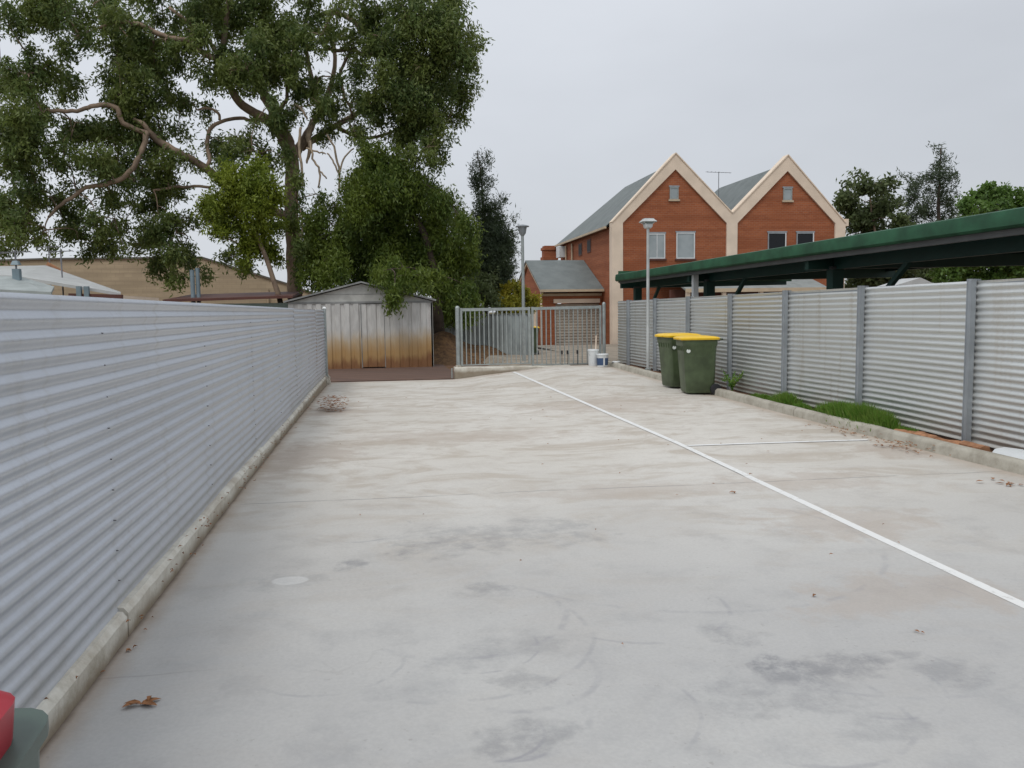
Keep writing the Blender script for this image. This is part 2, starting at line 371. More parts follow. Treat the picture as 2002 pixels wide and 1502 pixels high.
b = grid(3.9, 10.85, 8, 21.62, 39.6, 20, lambda x, y: .12-(y-21.6)*.015 if y < 36 else -.10); n1 = len(b.v); e_ = [(3.9, 21.62+.9*j) for j in range(20)]; b.add([(x, y, .12-(y-21.6)*.015 if y < 36 else -.1) for x, y in e_]+[(x-.5, y, -.3) for x, y in e_], [(j, 20+j, 21+j, j+1) for j in range(19)]); struct(b.build('driveway', DRIVE))
slab = grid(-1.34, 6.02, 46, -5, YEND, 120, gz)
n0 = len(slab.v); ex = [(-1.34+7.36*i/46, YEND) for i in range(47)]
slab.add([(x, y, gz(x, y)) for x, y in ex]+[(x, y, gz(x, y)-.25) for x, y in ex], [(i, i+1, 48+i, 47+i) for i in range(46)])
struct(slab.build('concrete_yard', CONC, smooth=False))
def stripe(pts, wd, name):
    b = MB(); P = []
    for k in range(len(pts)-1):
        a, c = Vector(pts[k]), Vector(pts[k+1]); m = max(1, int((c-a).length/.1))
        for i in range(m): P.append(a+(c-a)*i/m)
    P.append(Vector(pts[-1])); d = (P[-1]-P[0]).normalized(); nrm = Vector((-d.y, d.x))*wd/2
    vs = []
    for p in P:
        for s_ in (-1, 1): q = p+nrm*s_; vs.append((q.x, q.y, gz(q.x, q.y)+(.002 if q.y < 7.4 else .0065)))
    b.add(vs, [(2*i, 2*i+2, 2*i+3, 2*i+1) for i in range(len(P)-1)]); return struct(b.build(name, WHITE))
stripe([(3.36, -4), (3.37, 3.8), (3.50, 9.3), (3.44, 21.1)], .075, 'line_marking')
stripe([(3.55, 9.16), (5.80, 9.09)], .075, 'line_marking')

# kerbs
def sweep(prof, ys, xf, zf, wob=.0):
    b = MB(); rings = []
    for y in ys: rings.append([(xf(y)+px+random.uniform(-wob, wob), y, zf(y)+pz+random.uniform(-wob, wob)) for px, pz in prof])
    return b.loft(rings)
def frange(a, b, s):
    n = max(1, int(round((b-a)/s))); return [a+(b-a)*i/n for i in range(n+1)]
for a, c, dzz in [(-4, 4.22, 0), (4.245, 9.3, .012), (9.32, 15.2, .0), (15.22, 20.3, .004)]:
    pr = [(-.17, -.3), (.0, -.3), (.012, .105), (-.012, .132), (-.085, .14), (-.17, .14)]
    struct(sweep(pr, frange(a, c, .18), lambda y: -1.27, lambda y: gy(y, LT)+dzz+(.0 if y < 12 else (y-12)*.008), .003).build('kerb', KERB, smooth=True, angle=35))
pr = [(-.2, -.3), (.04, -.3), (.06, .02), (.02, .13), (-.06, .22), (-.2, .20)]
struct(sweep(pr, frange(20.3, 21.5, .08), lambda y: -1.27, lambda y: gy(y, LT)+.02*(y-20), .028).build('kerb', RUB, smooth=True, angle=50))
for a, c in [(-4, 6.4), (6.42, 11.3), (11.32, 16.2), (16.22, 21.35)]:
    pr = [(.0, -.3), (.16, -.3), (.16, .105), (.12, .125), (.05, .122), (.015, .09)]
    struct(sweep(pr, frange(a, c, .25), lambda y: 6.0, lambda y: gy(y, RT), .003).build('kerb', KERBR, smooth=True, angle=50))
b = grid(6.13, 7.0, 5, -4, 21.4, 60, lambda x, y: gy(y, RT)+.045+.02*math.sin(y*5.1)*math.sin(x*9+y))
struct(b.build('soil_strip', DIRT, smooth=True))
b = grid(6.95, 16, 9, -4, 37.5, 20, lambda x, y: -.02); struct(b.build('carport_pavement', DRIVE))

# ---------------------------------------------------------------- corrugated fences
PITCH = .0762
def corr(b, x, y0, y1, z0f, z1f, face, amp=.0098, ny=6, seg=10):
    """horizontal-rib corrugated sheet in the plane X=x"""
    n = int((z1f(y0)-z0f(y0))/PITCH*seg); rows = []
    for i in range(n+1):
        r = []
        for j in range(ny+1):
            y = y0+(y1-y0)*j/ny; za, zb = z0f(y), z1f(y); z = za+(zb-za)*i/n
            r.append((x+face*(amp*math.cos(2*math.pi*i/seg)+.0025*math.sin(y*2.3+i*.03)+.002*math.sin(i*.11+y)), y, z))
        rows.append(r)
    vs = [p for r in rows for p in r]; w_ = ny+1
    fs = [(i*w_+j, i*w_+j+1, (i+1)*w_+j+1, (i+1)*w_+j) for i in range(n) for j in range(ny)]
    if face < 0: fs = [tuple(reversed(f)) for f in fs]
    b.add(vs, fs)
    return b
lf = thing('corrugated_fence', (-1.3, 9, .13), 'long low blue-grey fence of horizontal corrugated steel along the left of the yard', 'fence')
ys = [-4.0, 4.18, 8.85, 13.5, 18.1, 20.92]
for k in range(len(ys)-1):
    b = MB(); x = -1.305-.0012*(k % 2)
    z0 = lambda y: gy(y, LT)*.75+.125; z1 = lambda y: 1.672+.0*y
    corr(b, x, ys[k]-.03, ys[k+1]+.03, z0, z1, 1, ny=10)
    b.cur = 1
    ycol = [ys[k]+.02]+([ys[k]+2.35] if k else [])
    for yc in ycol:
        for q in range(10):
            z = z1(yc)-PITCH*(.0+2*q)-.17
            if z < .2: break
            b.tube([(x+.004, yc+.006*q, z), (x+.018, yc+.006*q, z)], [.0062, .005] if k == 0 else [.004, .003], 6)
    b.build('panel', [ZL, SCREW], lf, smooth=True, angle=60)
b = MB(); b.bbox(-1.33, -1.25, 20.9, 20.98, .0, 1.70, .01); b.build('post', GALV, lf)
b = MB(); b.box(-1.338, -1.242, 20.892, 20.988, 1.70, 1.715); b.loft([[(-1.335, 20.895, 1.715), (-1.245, 20.895, 1.715), (-1.245, 20.985, 1.715), (-1.335, 20.985, 1.715)], [(-1.31, 20.92, 1.75), (-1.27, 20.92, 1.75), (-1.27, 20.96, 1.75), (-1.31, 20.96, 1.75)]]); b.build('post_cap', WHT, lf)
b = MB()
for yc in (-2, .4, 2.8, 5.2, 7.6, 10, 12.4, 14.8, 17.2, 19.6): b.box(-1.40, -1.335, yc, yc+.06, -.1, 1.62)
for z in (.35, 1.5): b.box(-1.335, -1.32, -4, 20.8, z, z+.04)
b.build('back_frame', POST, lf)

rf = thing('corrugated_fence', (6.5, 9, .1), 'tall pale fence of horizontal corrugated steel with dark grey posts behind the yellow-lidded bins', 'fence')
zt = lambda y: 1.862-.0028*(y+0) if y > 0 else 1.862
zb = lambda y: gy(y, RT)+.085+(.02*math.sin(y*.8))
py_ = [8.24+2.116*k for k in range(-6, 7)]
for k in range(len(py_)):
    y0 = py_[k]+.01; y1 = (py_[k+1] if k+1 < len(py_) else 22.0)-.01
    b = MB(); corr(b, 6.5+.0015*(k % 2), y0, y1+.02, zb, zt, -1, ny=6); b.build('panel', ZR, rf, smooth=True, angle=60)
for yk in py_:
    b = MB(); zz = zt(yk)+.022
    b.box(6.43, 6.492, yk-.032, yk+.032, zb(yk)-.1, zz); b.box(6.512, 6.55, yk-.03, yk+.03, zb(yk)-.1, zz-.002)
    b.box(6.424, 6.43, yk-.037, yk-.026, zb(yk)-.1, zz); b.box(6.424, 6.43, yk+.026, yk+.037, zb(yk)-.1, zz)
    b.build('post', POST, rf)
b = MB(); b.box(6.478, 6.49, -4, 22, -.2, 0); # hidden foot rail
b = MB(); b.beam((6.515, -4, zt(0)-.02), (6.515, 22, zt(22)-.02), .012, .05); b.build('top_rail', POST, rf)

# ---------------------------------------------------------------- gates
def gleaf(x0, x1, lab, n, zb0, zb1, zt0, zt1, Y=21.5, bolts=False):
    t = thing('steel_gate', ((x0+x1)/2, Y, min(zb0, zb1)), lab, 'gate', 'pair of barred steel gates at the end of the yard')
    b = MB(); b.beam((x0, Y, zt0), (x1, Y, zt1), .05, .075); b.build('top_rail', GALV, t)
    b = MB(); b.beam((x0, Y, zb0), (x1, Y, zb1), .035, .03); b.build('bottom_rail', GALV, t)
    for s_, x in ((0, x0), (1, x1)):
        b = MB(); za, zc = (zb0, zt0) if s_ == 0 else (zb1, zt1); b.box(x-.028, x+.028, Y-.028, Y+.028, za-.02, zc+.045); b.build('stile', GALV, t)
    for i in range(n):
        f = (i+1)/(n+1); x = x0+(x1-x0)*f; za = zb0+(zb1-zb0)*f; zc = zt0+(zt1-zt0)*f
        lean = random.uniform(-.008, .008)
        b = MB(); b.beam((x+lean, Y, za+.012), (x, Y, zc-.035), .026, .022, up=(0, 1, 0)); b.build('bar', GALV, t)
    if bolts:
        for x in (x0+.78, x0+.93, x0+1.2):
            b = MB(); b.box(x-.022, x+.022, Y-.045, Y-.026, .42, .52); b.tube([(x, Y-.035, .14), (x, Y-.035, .42)], .006, 6); b.build('drop_bolt', RUBBER, t)
    return t
gleaf(2.14, 3.93, 'left leaf of the barred grey steel gate, standing over the tapered concrete plinth', 14, .19, .205, 1.63, 1.635)
gleaf(4.02, 5.86, 'right leaf of the barred grey steel gate, in front of the garage roller door', 14, .16, .15, 1.635, 1.655, bolts=True)
def gpost(x, z0, z1, lab, r=.055, Y=21.45):
    t = thing('gate_post', (x, Y, z0), lab, 'post')
    b = MB(); b.tube([(x, Y, z0), (x, Y, z1)], r, 16, False); b.build('shaft', GALV, t, smooth=True)
    b = MB(); b.tube([(x, Y, z1-.02), (x, Y, z1+.01), (x, Y, z1+.04), (x, Y, z1+.055)], [r*1.08, r*1.08, r*.75, r*.15], 16); b.build('cap', GALV, t, smooth=True, angle=50)
    b = MB(); b.tube([(x, Y, z0), (x, Y, z0+.06)], [r*1.5, r*1.2], 16); b.build('collar', RUB, t, smooth=True, angle=50)
gpost(2.04, .14, 1.68, 'round steel gate post on the left end of the concrete plinth')
gpost(5.95, .05, 1.73, 'round steel gate post beside the far end of the tall pale fence', .045)
# tapered plinth under the left leaf
b = MB(); n = 16; rings = []
for i in range(n+1):
    x = 1.93+(5.0-1.93)*i/n; f = i/n; top = .15*(1-f)+.125*f+random.uniform(-.004, .004)
    if f > .75: top = max(gz(x, 21.4)+.004, top-(f-.75)*.12)
    rings.append([(x, 21.32+.005*math.sin(i), -.25), (x, 21.62, -.25), (x, 21.62, top), (x, 21.345, top), (x, 21.32, top-.025)])
b.loft(rings); o = b.build('concrete_plinth', KERB, smooth=True, angle=40); tag(o, 'tapered concrete plinth beneath the left leaf of the gate', 'plinth')
b = MB(); b.box(-1.2, 1.9, 21.312, 21.42, -.3, -.135); o = b.build('brick_edging', PAVER); tag(o, 'low line of dark red edging bricks where the concrete yard ends before the shed', 'edging')
b = MB(); b.tube([(1.86, 21.36, -.2), (1.86, 21.36, .13)], .02, 8); o = b.build('short_stake', GALV); tag(o, 'short metal stake beside the left end of the concrete plinth', 'stake')

# ---------------------------------------------------------------- wheelie bins (front faces -X locally)
def rrect(hx, hy, r, z, cx=0, cy=0, n=5):
    pts = []
    for qx, qy, a0 in ((1, 1, 0), (-1, 1, 90), (-1, -1, 180), (1, -1, 270)):
        for i in range(n):
            a = math.radians(a0+90*i/(n-1)); pts.append((cx+qx*(hx-r)+r*math.cos(a), cy+qy*(hy-r)+r*math.sin(a), z))
    return pts
def make_bin(lab, lidm, bodym, group=None, lidscale=1.0):
    t = thing('wheelie_bin', (0, 0, 0), lab, 'wheelie bin', group)
    b = MB(); R = []
    for z, hx, hy, cx in ((.03, .245, .215, .015), (.06, .262, .23, .015), (.30, .276, .244, .01), (.70, .296, .262, 0), (.88, .308, .272, -.005), (.90, .322, .286, -.005), (.985, .326, .29, -.005), (.99, .335, .30, -.005), (1.01, .335, .30, -.005)):
        R.append(rrect(hx, hy, .06, z, cx))
    b.loft(R)
    for yy in (-.2, -.1, 0, .1, .2): b.beam((-.306, yy, .80), (-.318, yy, .915), .012, .02)
    for s_ in (-1, 1):
        for xx in (-.22, -.08, .08, .22): b.beam((xx, s_*.262, .80), (xx, s_*.284, .915), .02, .012)
    b.build('body', bodym, t, smooth=True, angle=40)
    b = MB(); R = []
    L = lidscale; LS = .045 if L < 1 else 0; LZ = .035 if L < 1 else 0
    for z, hx, hy, cx in ((1.0, .355, .312, -.01), (1.03, .362, .318, -.01), (1.045, .345, .30, -.01), (1.06, .30, .26, -.02), (1.072, .2, .17, -.03), (1.075, .05, .04, -.03)):
        R.append(rrect(hx*L, hy*L, .05 if hx > .1 else .02, z, cx+LS))
    b.v = []; b.f = []; b.mi = []; R = [[(x, y, z+(LZ if z > 1.001 else 0)) for x, y, z in r] for r in R]; b.loft(R); lid = b.build('lid', lidm, t, smooth=True, angle=50)
    b = MB(); b.box(-.395*L+LS, -.34*L+LS, -.10, .10, 1.01, 1.03); b.build('lid_grip', lidm, lid)
    b = MB(); b.tube([(.33, -.26, .98), (.405, -.24, 1.005), (.41, .24, 1.005), (.33, .26, .98)], .016, 8); b.build('handle', bodym, t, smooth=True)
    for s_ in (-1, 1):
        b = MB(); y = s_*.245
        b.tube([(.285, y-.028, .1), (.285, y-.022, .1), (.285, y+.022, .1), (.285, y+.028, .1)], [.085, .1, .1, .085], 20)
        wh = b.build('wheel', RUBBER, t, smooth=True, angle=40)
        b = MB(); b.tube([(.285, y+s_*.027, .1), (.285, y+s_*.034, .1)], .04, 12); b.build('hub', DARK, wh)
    b = MB(); b.tube([(.285, -.24, .1), (.285, .24, .1)], .012, 8); b.build('axle', SCREW, t)
    b = MB(); b.box(.2, .27, -.12, .12, .06, .14); b.build('axle_block', bodym, t)
    return t
gz_b = gz(5.68, 14.35)
b1 = make_bin('front green wheelie bin with yellow lid, nearer the camera by the pale corrugated fence', BINY, BIND, 'yellow-lidded bins by the right fence')
def sticker(t):
    b = MB(); b.tube([(-.225, -.255, .80), (-.225, -.274, .803)], [.036, .036], 18); b.build('sticker', STK, t)
sticker(b1)
b2 = copy_tree(b1); b2['label'] = 'rear green wheelie bin with yellow lid, half hidden behind the front one'
b3 = copy_tree(b1); b3['label'] = 'dark wheelie bin with yellow lid standing beyond the bars of the gate'; del b3['group']
for ch in [c for c in b3.children if c.name.startswith('sticker')]: bpy.data.objects.remove(ch)
b1.location = (5.78, 14.5, gz(5.7, 14.3)); b1.rotation_euler = (0, 0, math.radians(-6))
b2.location = (5.83, 15.6, gz(5.5, 15.3)); b2.rotation_euler = (0, 0, math.radians(8))
b3.location = (5.45, 29.6, -.05); b3.rotation_euler = (0, 0, math.radians(-95))
br_ = make_bin('green wheelie bin with crimson red lid cut off by the near left corner', BINR, BIND2, None, .87)
br_.location = (-.757, .915, 0); br_.rotation_euler = (0, 0, math.radians(-86))

# ---------------------------------------------------------------- buckets and mop
def bucket(x, y, z, r, h, lab, band=None, lid=False):
    t = thing('paint_bucket', (x, y, z), lab, 'bucket')
    b = MB(); b.tube([(x, y, z), (x, y, z+h*.9), (x, y, z+h*.9), (x, y, z+h*.96), (x, y, z+h)], [r*.88, r*.98, r*1.05, r*1.05, r], 24, True); b.build('pail', WHT, t, smooth=True, angle=35)
    if band:
        b = MB(); b.tube([(x, y, z+h*.12), (x, y, z+h*.68)], [r*.9+.003, r*.955+.004], 24, False); b.build('label_band', band, t, smooth=True)
        b = MB(); b.box(x-.02, x+.02, y-r*.95-.012, y-r*.95+.0, z+h*.1, z+h*.7); b.build('label_stripe', WHT, t)
    b = MB(); P = [(x+r*1.02*math.cos(a), y-r*.35*math.sin(a)-.05, z+h*.8-.10*math.sin(a)) for a in [math.pi*i/10 for i in range(11)]]
    b.tube(P, .004, 6); b.build('wire_handle', GALV, t)
    return t
zb_ = gz(5.7, 21)
NAVY = plain('navy_label', (.05, .09, .18), .5)
bucket(5.74, 20.85, zb_, .155, .33, 'white paint bucket with dark blue label in front of the plain one', NAVY)
bucket(5.56, 21.1, zb_, .145, .44, 'plain white paint bucket with a pale stick standing in it')
b = MB(); b.tube([(5.63, 21.12, zb_+.3), (5.65, 21.13, zb_+.80)], .018, 8); o = b.build('wooden_stick', CREAM); tag(o, 'short pale stick poking up out of the plain white bucket', 'stick')
b = MB(); b.tube([(6.0+.12, 20.9, .2), (6.12, 20.9, .235), (6.12, 20.9, .24)], [.12, .10, .02], 10); o = b.build('white_rag', WHT, smooth=True); tag(o, 'small crumpled white rag on the kerb right of the paint buckets', 'rag')

# ---------------------------------------------------------------- lamps
LAMPM = plain('lamp_grey_white', (.47, .49, .48), .5, .1)
def lamp_right():
    x, y = 6.30, 18.85
    t = thing('street_lamp', (x, y, .1), 'slim white lamp post with square flat-topped head in front of the pale fence', 'street lamp')
    b = MB(); b.tube([(x, y, .05), (x, y, 1.2), (x, y, 3.5)], [.04, .038, .034], 14); b.build('pole', LAMPM, t, smooth=True, angle=50)
    b = MB(); b.bbox(x-.06, x+.06, y-.06, y+.06, .05, .18, .01); b.build('base', GALV, t)
    h = MB(); h.loft([rrect(.06, .06, .015, 3.46, x, y), rrect(.085, .085, .02, 3.49, x, y), rrect(.095, .095, .02, 3.56, x, y)]); hd = h.build('lamp_head', WHT, t, smooth=True, angle=30)
    h = MB(); h.loft([rrect(.088, .088, .015, 3.56, x, y), rrect(.11, .11, .015, 3.62, x, y)]); h.build('lens', GLASS, hd)
    h = MB(); h.loft([rrect(.17, .17, .03, 3.60, x, y), rrect(.175, .175, .03, 3.615, x, y), rrect(.12, .12, .03, 3.665, x, y), rrect(.115, .115, .03, 3.685, x, y)]); h.build('lamp_hood', LAMPM, t, smooth=True, angle=30)
    for k in range(4):
        a = math.pi/4+k*math.pi/2; h = MB(); h.beam((x+.09*math.cos(a), y+.09*math.sin(a), 3.54), (x+.2*math.cos(a), y+.2*math.sin(a), 3.61), .012, .012); h.build('bracket', WHT, t)
lamp_right()
def lamp_left():
    y = 24.6; x = 4.33; top = float(atY(1022, 440, y)[2])
    t = thing('street_lamp', (x, y, -.1), 'slim lamp post with dark funnel-shaped head standing behind the gate', 'street lamp')
    b = MB(); b.tube([(x, y, -.1), (x, y, 1.6)], .055, 12); b.tube([(x, y, 1.6), (x, y, top-.2)], [.05, .042], 12); b.build('pole', GALV, t, smooth=True, angle=40)
    h = MB(); h.tube([(x, y, top-.32), (x, y, top-.25), (x, y, top-.06)], [.05, .10, .135], 14); h.build('lamp_head', POST, t, smooth=True, angle=50)
    h = MB(); h.tube([(x, y, top-.06), (x, y, top-.035), (x, y, top-.005), (x, y, top+.015)], [.20, .205, .12, .03], 18); h.build('lamp_hood', POST, t, smooth=True, angle=40)
lamp_left()

# ---------------------------------------------------------------- shed
def shed():
    Y0, Y1 = 26.5, 30.0; x0, x1 = -2.72, 1.72; xm = -.48; ze, za = 1.93, 2.52; zg = -.16
    t = thing('garden_shed', (xm, Y0, zg), 'weathered grey metal garden shed with rust stained lower half and low gable roof', 'shed')
    def ribwall(b, xa, xb, y, z0, z1):
        n = int((xb-xa)/.035); pts = []
        for i in range(n+1):
            x = xa+(xb-xa)*i/n; ph = (i % 8); yy = y-(.03 if ph in (0, 1, 2, 3, 4) else 0); pts.append((x, yy))
        b.add([(x, yy, z0) for x, yy in pts]+[(x, yy, z1) for x, yy in pts], [(i, i+1, n+2+i, n+1+i) for i in range(n)])
    b = MB(); ribwall(b, x0, -.52, Y0, zg, ze-.05); ribwall(b, .22, x1, Y0, zg, ze-.05); b.build('front_wall', SHED, t)
    b = MB(); ribwall(b, -.50, .20, Y0+.02, zg+.04, ze-.07); b.build('door', SHED, t)
    b = MB(); b.box(-.525, -.498, Y0-.022, Y0+.03, zg+.02, ze-.05); b.box(.198, .222, Y0-.022, Y0+.03, zg+.02, ze-.05); b.build('door_frame', SHEDR, t)
    b = MB(); b.box(x0, x0+.02, Y0+.02, Y1, zg, ze); b.box(x1-.02, x1, Y0+.02, Y1, zg, ze); b.box(x0, x1, Y1, Y1+.02, zg, ze); b.build('side_wall', SHEDG, t)
    b = MB(); b.box(x1-.05, x1+.012, Y0-.03, Y0+.03, zg, ze-.052); b.build('corner_trim', SHEDG, t)
    b = MB(); b.extr([(x0, Y0+.0, ze), (x1, Y0, ze), (xm, Y0, za-.03)], (0, .03, 0)); b.build('gable', SHEDG, t)
    b = MB(); b.box(x0, x1, Y0-.035, Y0-.002, ze-.05, ze+.015); b.box(x0+.8, x1-.9, Y0-.012, Y0-.002, ze+.24, ze+.25); b.build('header_trim', SHEDR, t)
    for s_, xe in ((-1, x0-.12), (1, x1+.12)):
        b = MB(); zl = ze+.0; b.extr([(xm, Y0-.16, za), (xe, Y0-.16, zl), (xe, Y0-.16, zl+.05), (xm, Y0-.16, za+.05)], (0, Y1-Y0+.3, 0)); b.build('roof', SHEDR, t)
shed()

# ---------------------------------------------------------------- red brick townhouses with cream parapets
def house(X0, X1, X2c, lab, winpx, idx):
    """one gabled unit between X0 and X1 (pillar centres)"""
    Y0 = 38.0; ze, za = 5.62, 8.83; xm = (X0+X1)/2; zg = -.2; PW = .27; back = 49.2; ridge_end = 46.0
    t = thing('brick_house', (xm, Y0, zg), lab, 'house', 'pair of matching gabled brick townhouses')
    xa = X0 if idx == 0 else X0+.0; xb = X1
    b = MB()
    # front wall polygon, walls
    b.extr([(X0, Y0, zg), (X1, Y0, zg), (X1, Y0, ze), (xm, Y0, za-.35), (X0, Y0, ze)], (0, .25, 0)); fr = b.build('front_wall', BRICK, t)
    b = MB(); b.box(X0-.2 if idx == 0 else X0+.002, X0+.05, Y0+.26, back, zg, ze-.12); b.box(X1-.05, X1+(.2 if idx else -.002), Y0+.26, back, zg, ze-.12); b.box(X0+.06, X1-.06, back-.2, back-.004, zg, ze-.15); b.build('side_wall', BRICK, t)
    # cream pillars + rakes
    z1 = .72
    b = MB(); dY = -.1
    def rake(xo, xi, s_):
        # outer edge from kneeler to apex
        return [(xo, Y0+dY, ze-.12), (xo, Y0+dY, ze+.02), (xm, Y0+dY, za), (xm, Y0+dY, za-z1+.02), (xi, Y0+dY, ze-.02)]
    l = X0-PW if idx == 0 else X0; r = X1+PW if idx == 1 else X1
    p = [(l, Y0+dY, zg), (X0+PW, Y0+dY, zg), (X0+PW, Y0+dY, ze+.0), (xm, Y0+dY, za-z1), (xm, Y0+dY, za), (l, Y0+dY, ze+(.0 if idx == 0 else .45))]
    b.extr(p, (0, .42, 0)); b.build('parapet', CREAM, t)
    b = MB(); p = [(r, Y0+dY, zg), (r, Y0+dY, ze+(.45 if idx == 0 else .0)), (xm, Y0+dY, za), (xm, Y0+dY, za-z1), (X1-PW, Y0+dY, ze), (X1-PW, Y0+dY, zg)]
    b.extr(p, (0, .42, 0)); b.build('parapet', CREAM, t)
    # coping lines
    for s_, xo, zo in ((-1, l, ze+(.0 if idx == 0 else .45)), (1, r, ze+(.45 if idx == 0 else .0))):
        b = MB(); b.beam((xo, Y0+.11, zo+.03), (xm, Y0+.11, za+.03), .5, .05, up=(0, 0, 1)); b.build('coping', CREAM, t)
    if idx == 1:
        b = MB(); b.box(r, r+.16, Y0-.1, Y0+.32, ze-.12, ze+.22); b.build('kneeler', CREAM, t)
    # roof: ridge then hip at the back
    el = X0-.42 if idx == 0 else X0; er = X1+.42 if idx == 1 else X1; zl = ze-.1; zr = za-.35; th = .06
    yf = Y0+.33
    hz = lambda x: zl if x in (el, er) else zr
    b = MB()
    V = [(el, yf, zl), (xm, yf, zr), (er, yf, zl), (el, back+.3, zl), (er, back+.3, zl), (xm, ridge_end, zr)]
    V2 = [(x, y, z-th) for x, y, z in V]
    b.add(V+V2, [(0, 1, 5, 3), (1, 2, 4, 5), (3, 5, 4), (6, 9, 11, 7), (7, 11, 10, 8), (9, 10, 11), (0, 3, 9, 6), (2, 8, 10, 4), (3, 4, 10, 9)])
    b.build('roof', SLATE, t)
    b = MB(); b.beam((el-.04, yf, zl-.07), (el-.04, back+.3, zl-.07), .1, .1); b.build('gutter', FASC, t)
    for (pa, pb, gl, small) in winpx:
        a = atY(pa[0], pa[1], Y0-.0); c = atY(pb[0], pb[1], Y0-.0)
        x0, x1, z0, z1_ = a[0], c[0], c[2], a[2]
        fw = .05
        w_ = MB(); y = Y0-.012
        w_.box(x0, x0+fw, y-.03, y+.01, z0, z1_); w_.box(x1-fw, x1, y-.03, y+.01, z0, z1_); w_.box(x0+fw, x1-fw, y-.03, y+.01, z1_-fw, z1_); w_.box(x0+fw, x1-fw, y-.03, y+.01, z0, z0+fw)
        if not small: w_.box((x0+x1)/2-.0, (x0+x1)/2+.03, y-.028, y+.0, z0+fw, z1_-fw) if gl == 'l' else None
        wo = w_.build('window', POST if gl == 'd' else (GALV if small else WHT), t)
        if gl == 'd': w_ = MB(); w_.box(x1-fw-.01, x1-.002, y-.036, y-.031, z0+.01, z1_-.01); w_.build('frame_edge', WHT, wo)
        w_ = MB(); w_.box(x0+fw, x1-fw, y-.006, y+.004, z0+fw, z1_-fw); w_.build('pane', GLASSD if gl == 'd' else GLASS, wo)
        w_ = MB(); w_.box(x0-.06, x1+.06, y-.07, y+.0, z0-.09, z0-.004); w_.build('sill', BROWN if not small else FASC, wo)
        w_ = MB(); w_.box(x0-.04, x1+.04, y-.034, y+.0, z1_+.004, z1_+.07); w_.build('lintel', POST, wo)
    return t
XA, XB, XC = 11.18, 16.86, 22.46
h1 = house(XA, XB, 0, 'left brick townhouse with cream gable parapet and two pale windows', [((1267, 457), (1300, 506), 'l', 0), ((1322, 455), (1358, 506), 'g', 0), ((1309, 366), (1326, 390), 'g', 1)], 0)
h2 = house(XB, XC, 0, 'right brick townhouse with cream gable parapet and two dark windows', [((1501, 455), (1536, 506), 'd', 0), ((1557, 455), (1590, 506), 'd', 0), ((1531, 368), (1548, 392), 'g', 1)], 1)
# side wall details of the left unit
xs = XA-.2
for (px, py0, py1, wy) in [(1135, 476, 500, .0), (1152, 468, 494, 0)]:
    a = atX(px, py0, xs); c = atX(px, py1, xs)
    b = MB(); b.box(xs-.03, xs+.0, a[1]-.38, a[1]+.38, c[2], a[2]); wo = b.build('window', BROWN, h1)
    b = MB(); b.box(xs-.034, xs-.031, a[1]-.3, a[1]+.3, c[2]+.08, a[2]-.08); b.build('pane', DARK, wo)
for px in (1121, 1109):
    a = atX(px, 500, xs); b = MB(); b.tube([(xs-.08, a[1], 2.6), (xs-.08, a[1], 5.3)], .05, 8); b.build('downpipe', FASC, h1)
a = atX(1104, 487, xs); b = MB(); b.bbox(xs-.42, xs-.02, a[1]-.35, a[1]+.45, a[2]-.5, a[2]+.15, .02); b.build('air_conditioner', WHT, h1)
b = MB(); zc = 4.62; X_, Y_ = 10.42, 49.9
b.box(X_-.4, X_+.4, Y_-.4, Y_+.4, -.2, zc); b.box(X_-.46, X_+.46, Y_-.46, Y_+.46, zc, zc+.2); b.box(X_-.38, X_+.38, Y_-.38, Y_+.38, zc+.2, zc+.6); b.box(X_-.44, X_+.44, Y_-.44, Y_+.44, zc+.6, zc+.76); b.box(X_-.36, X_+.36, Y_-.36, Y_+.36, zc+.76, zc+.86)
b.build('chimney', BRICK, h1)
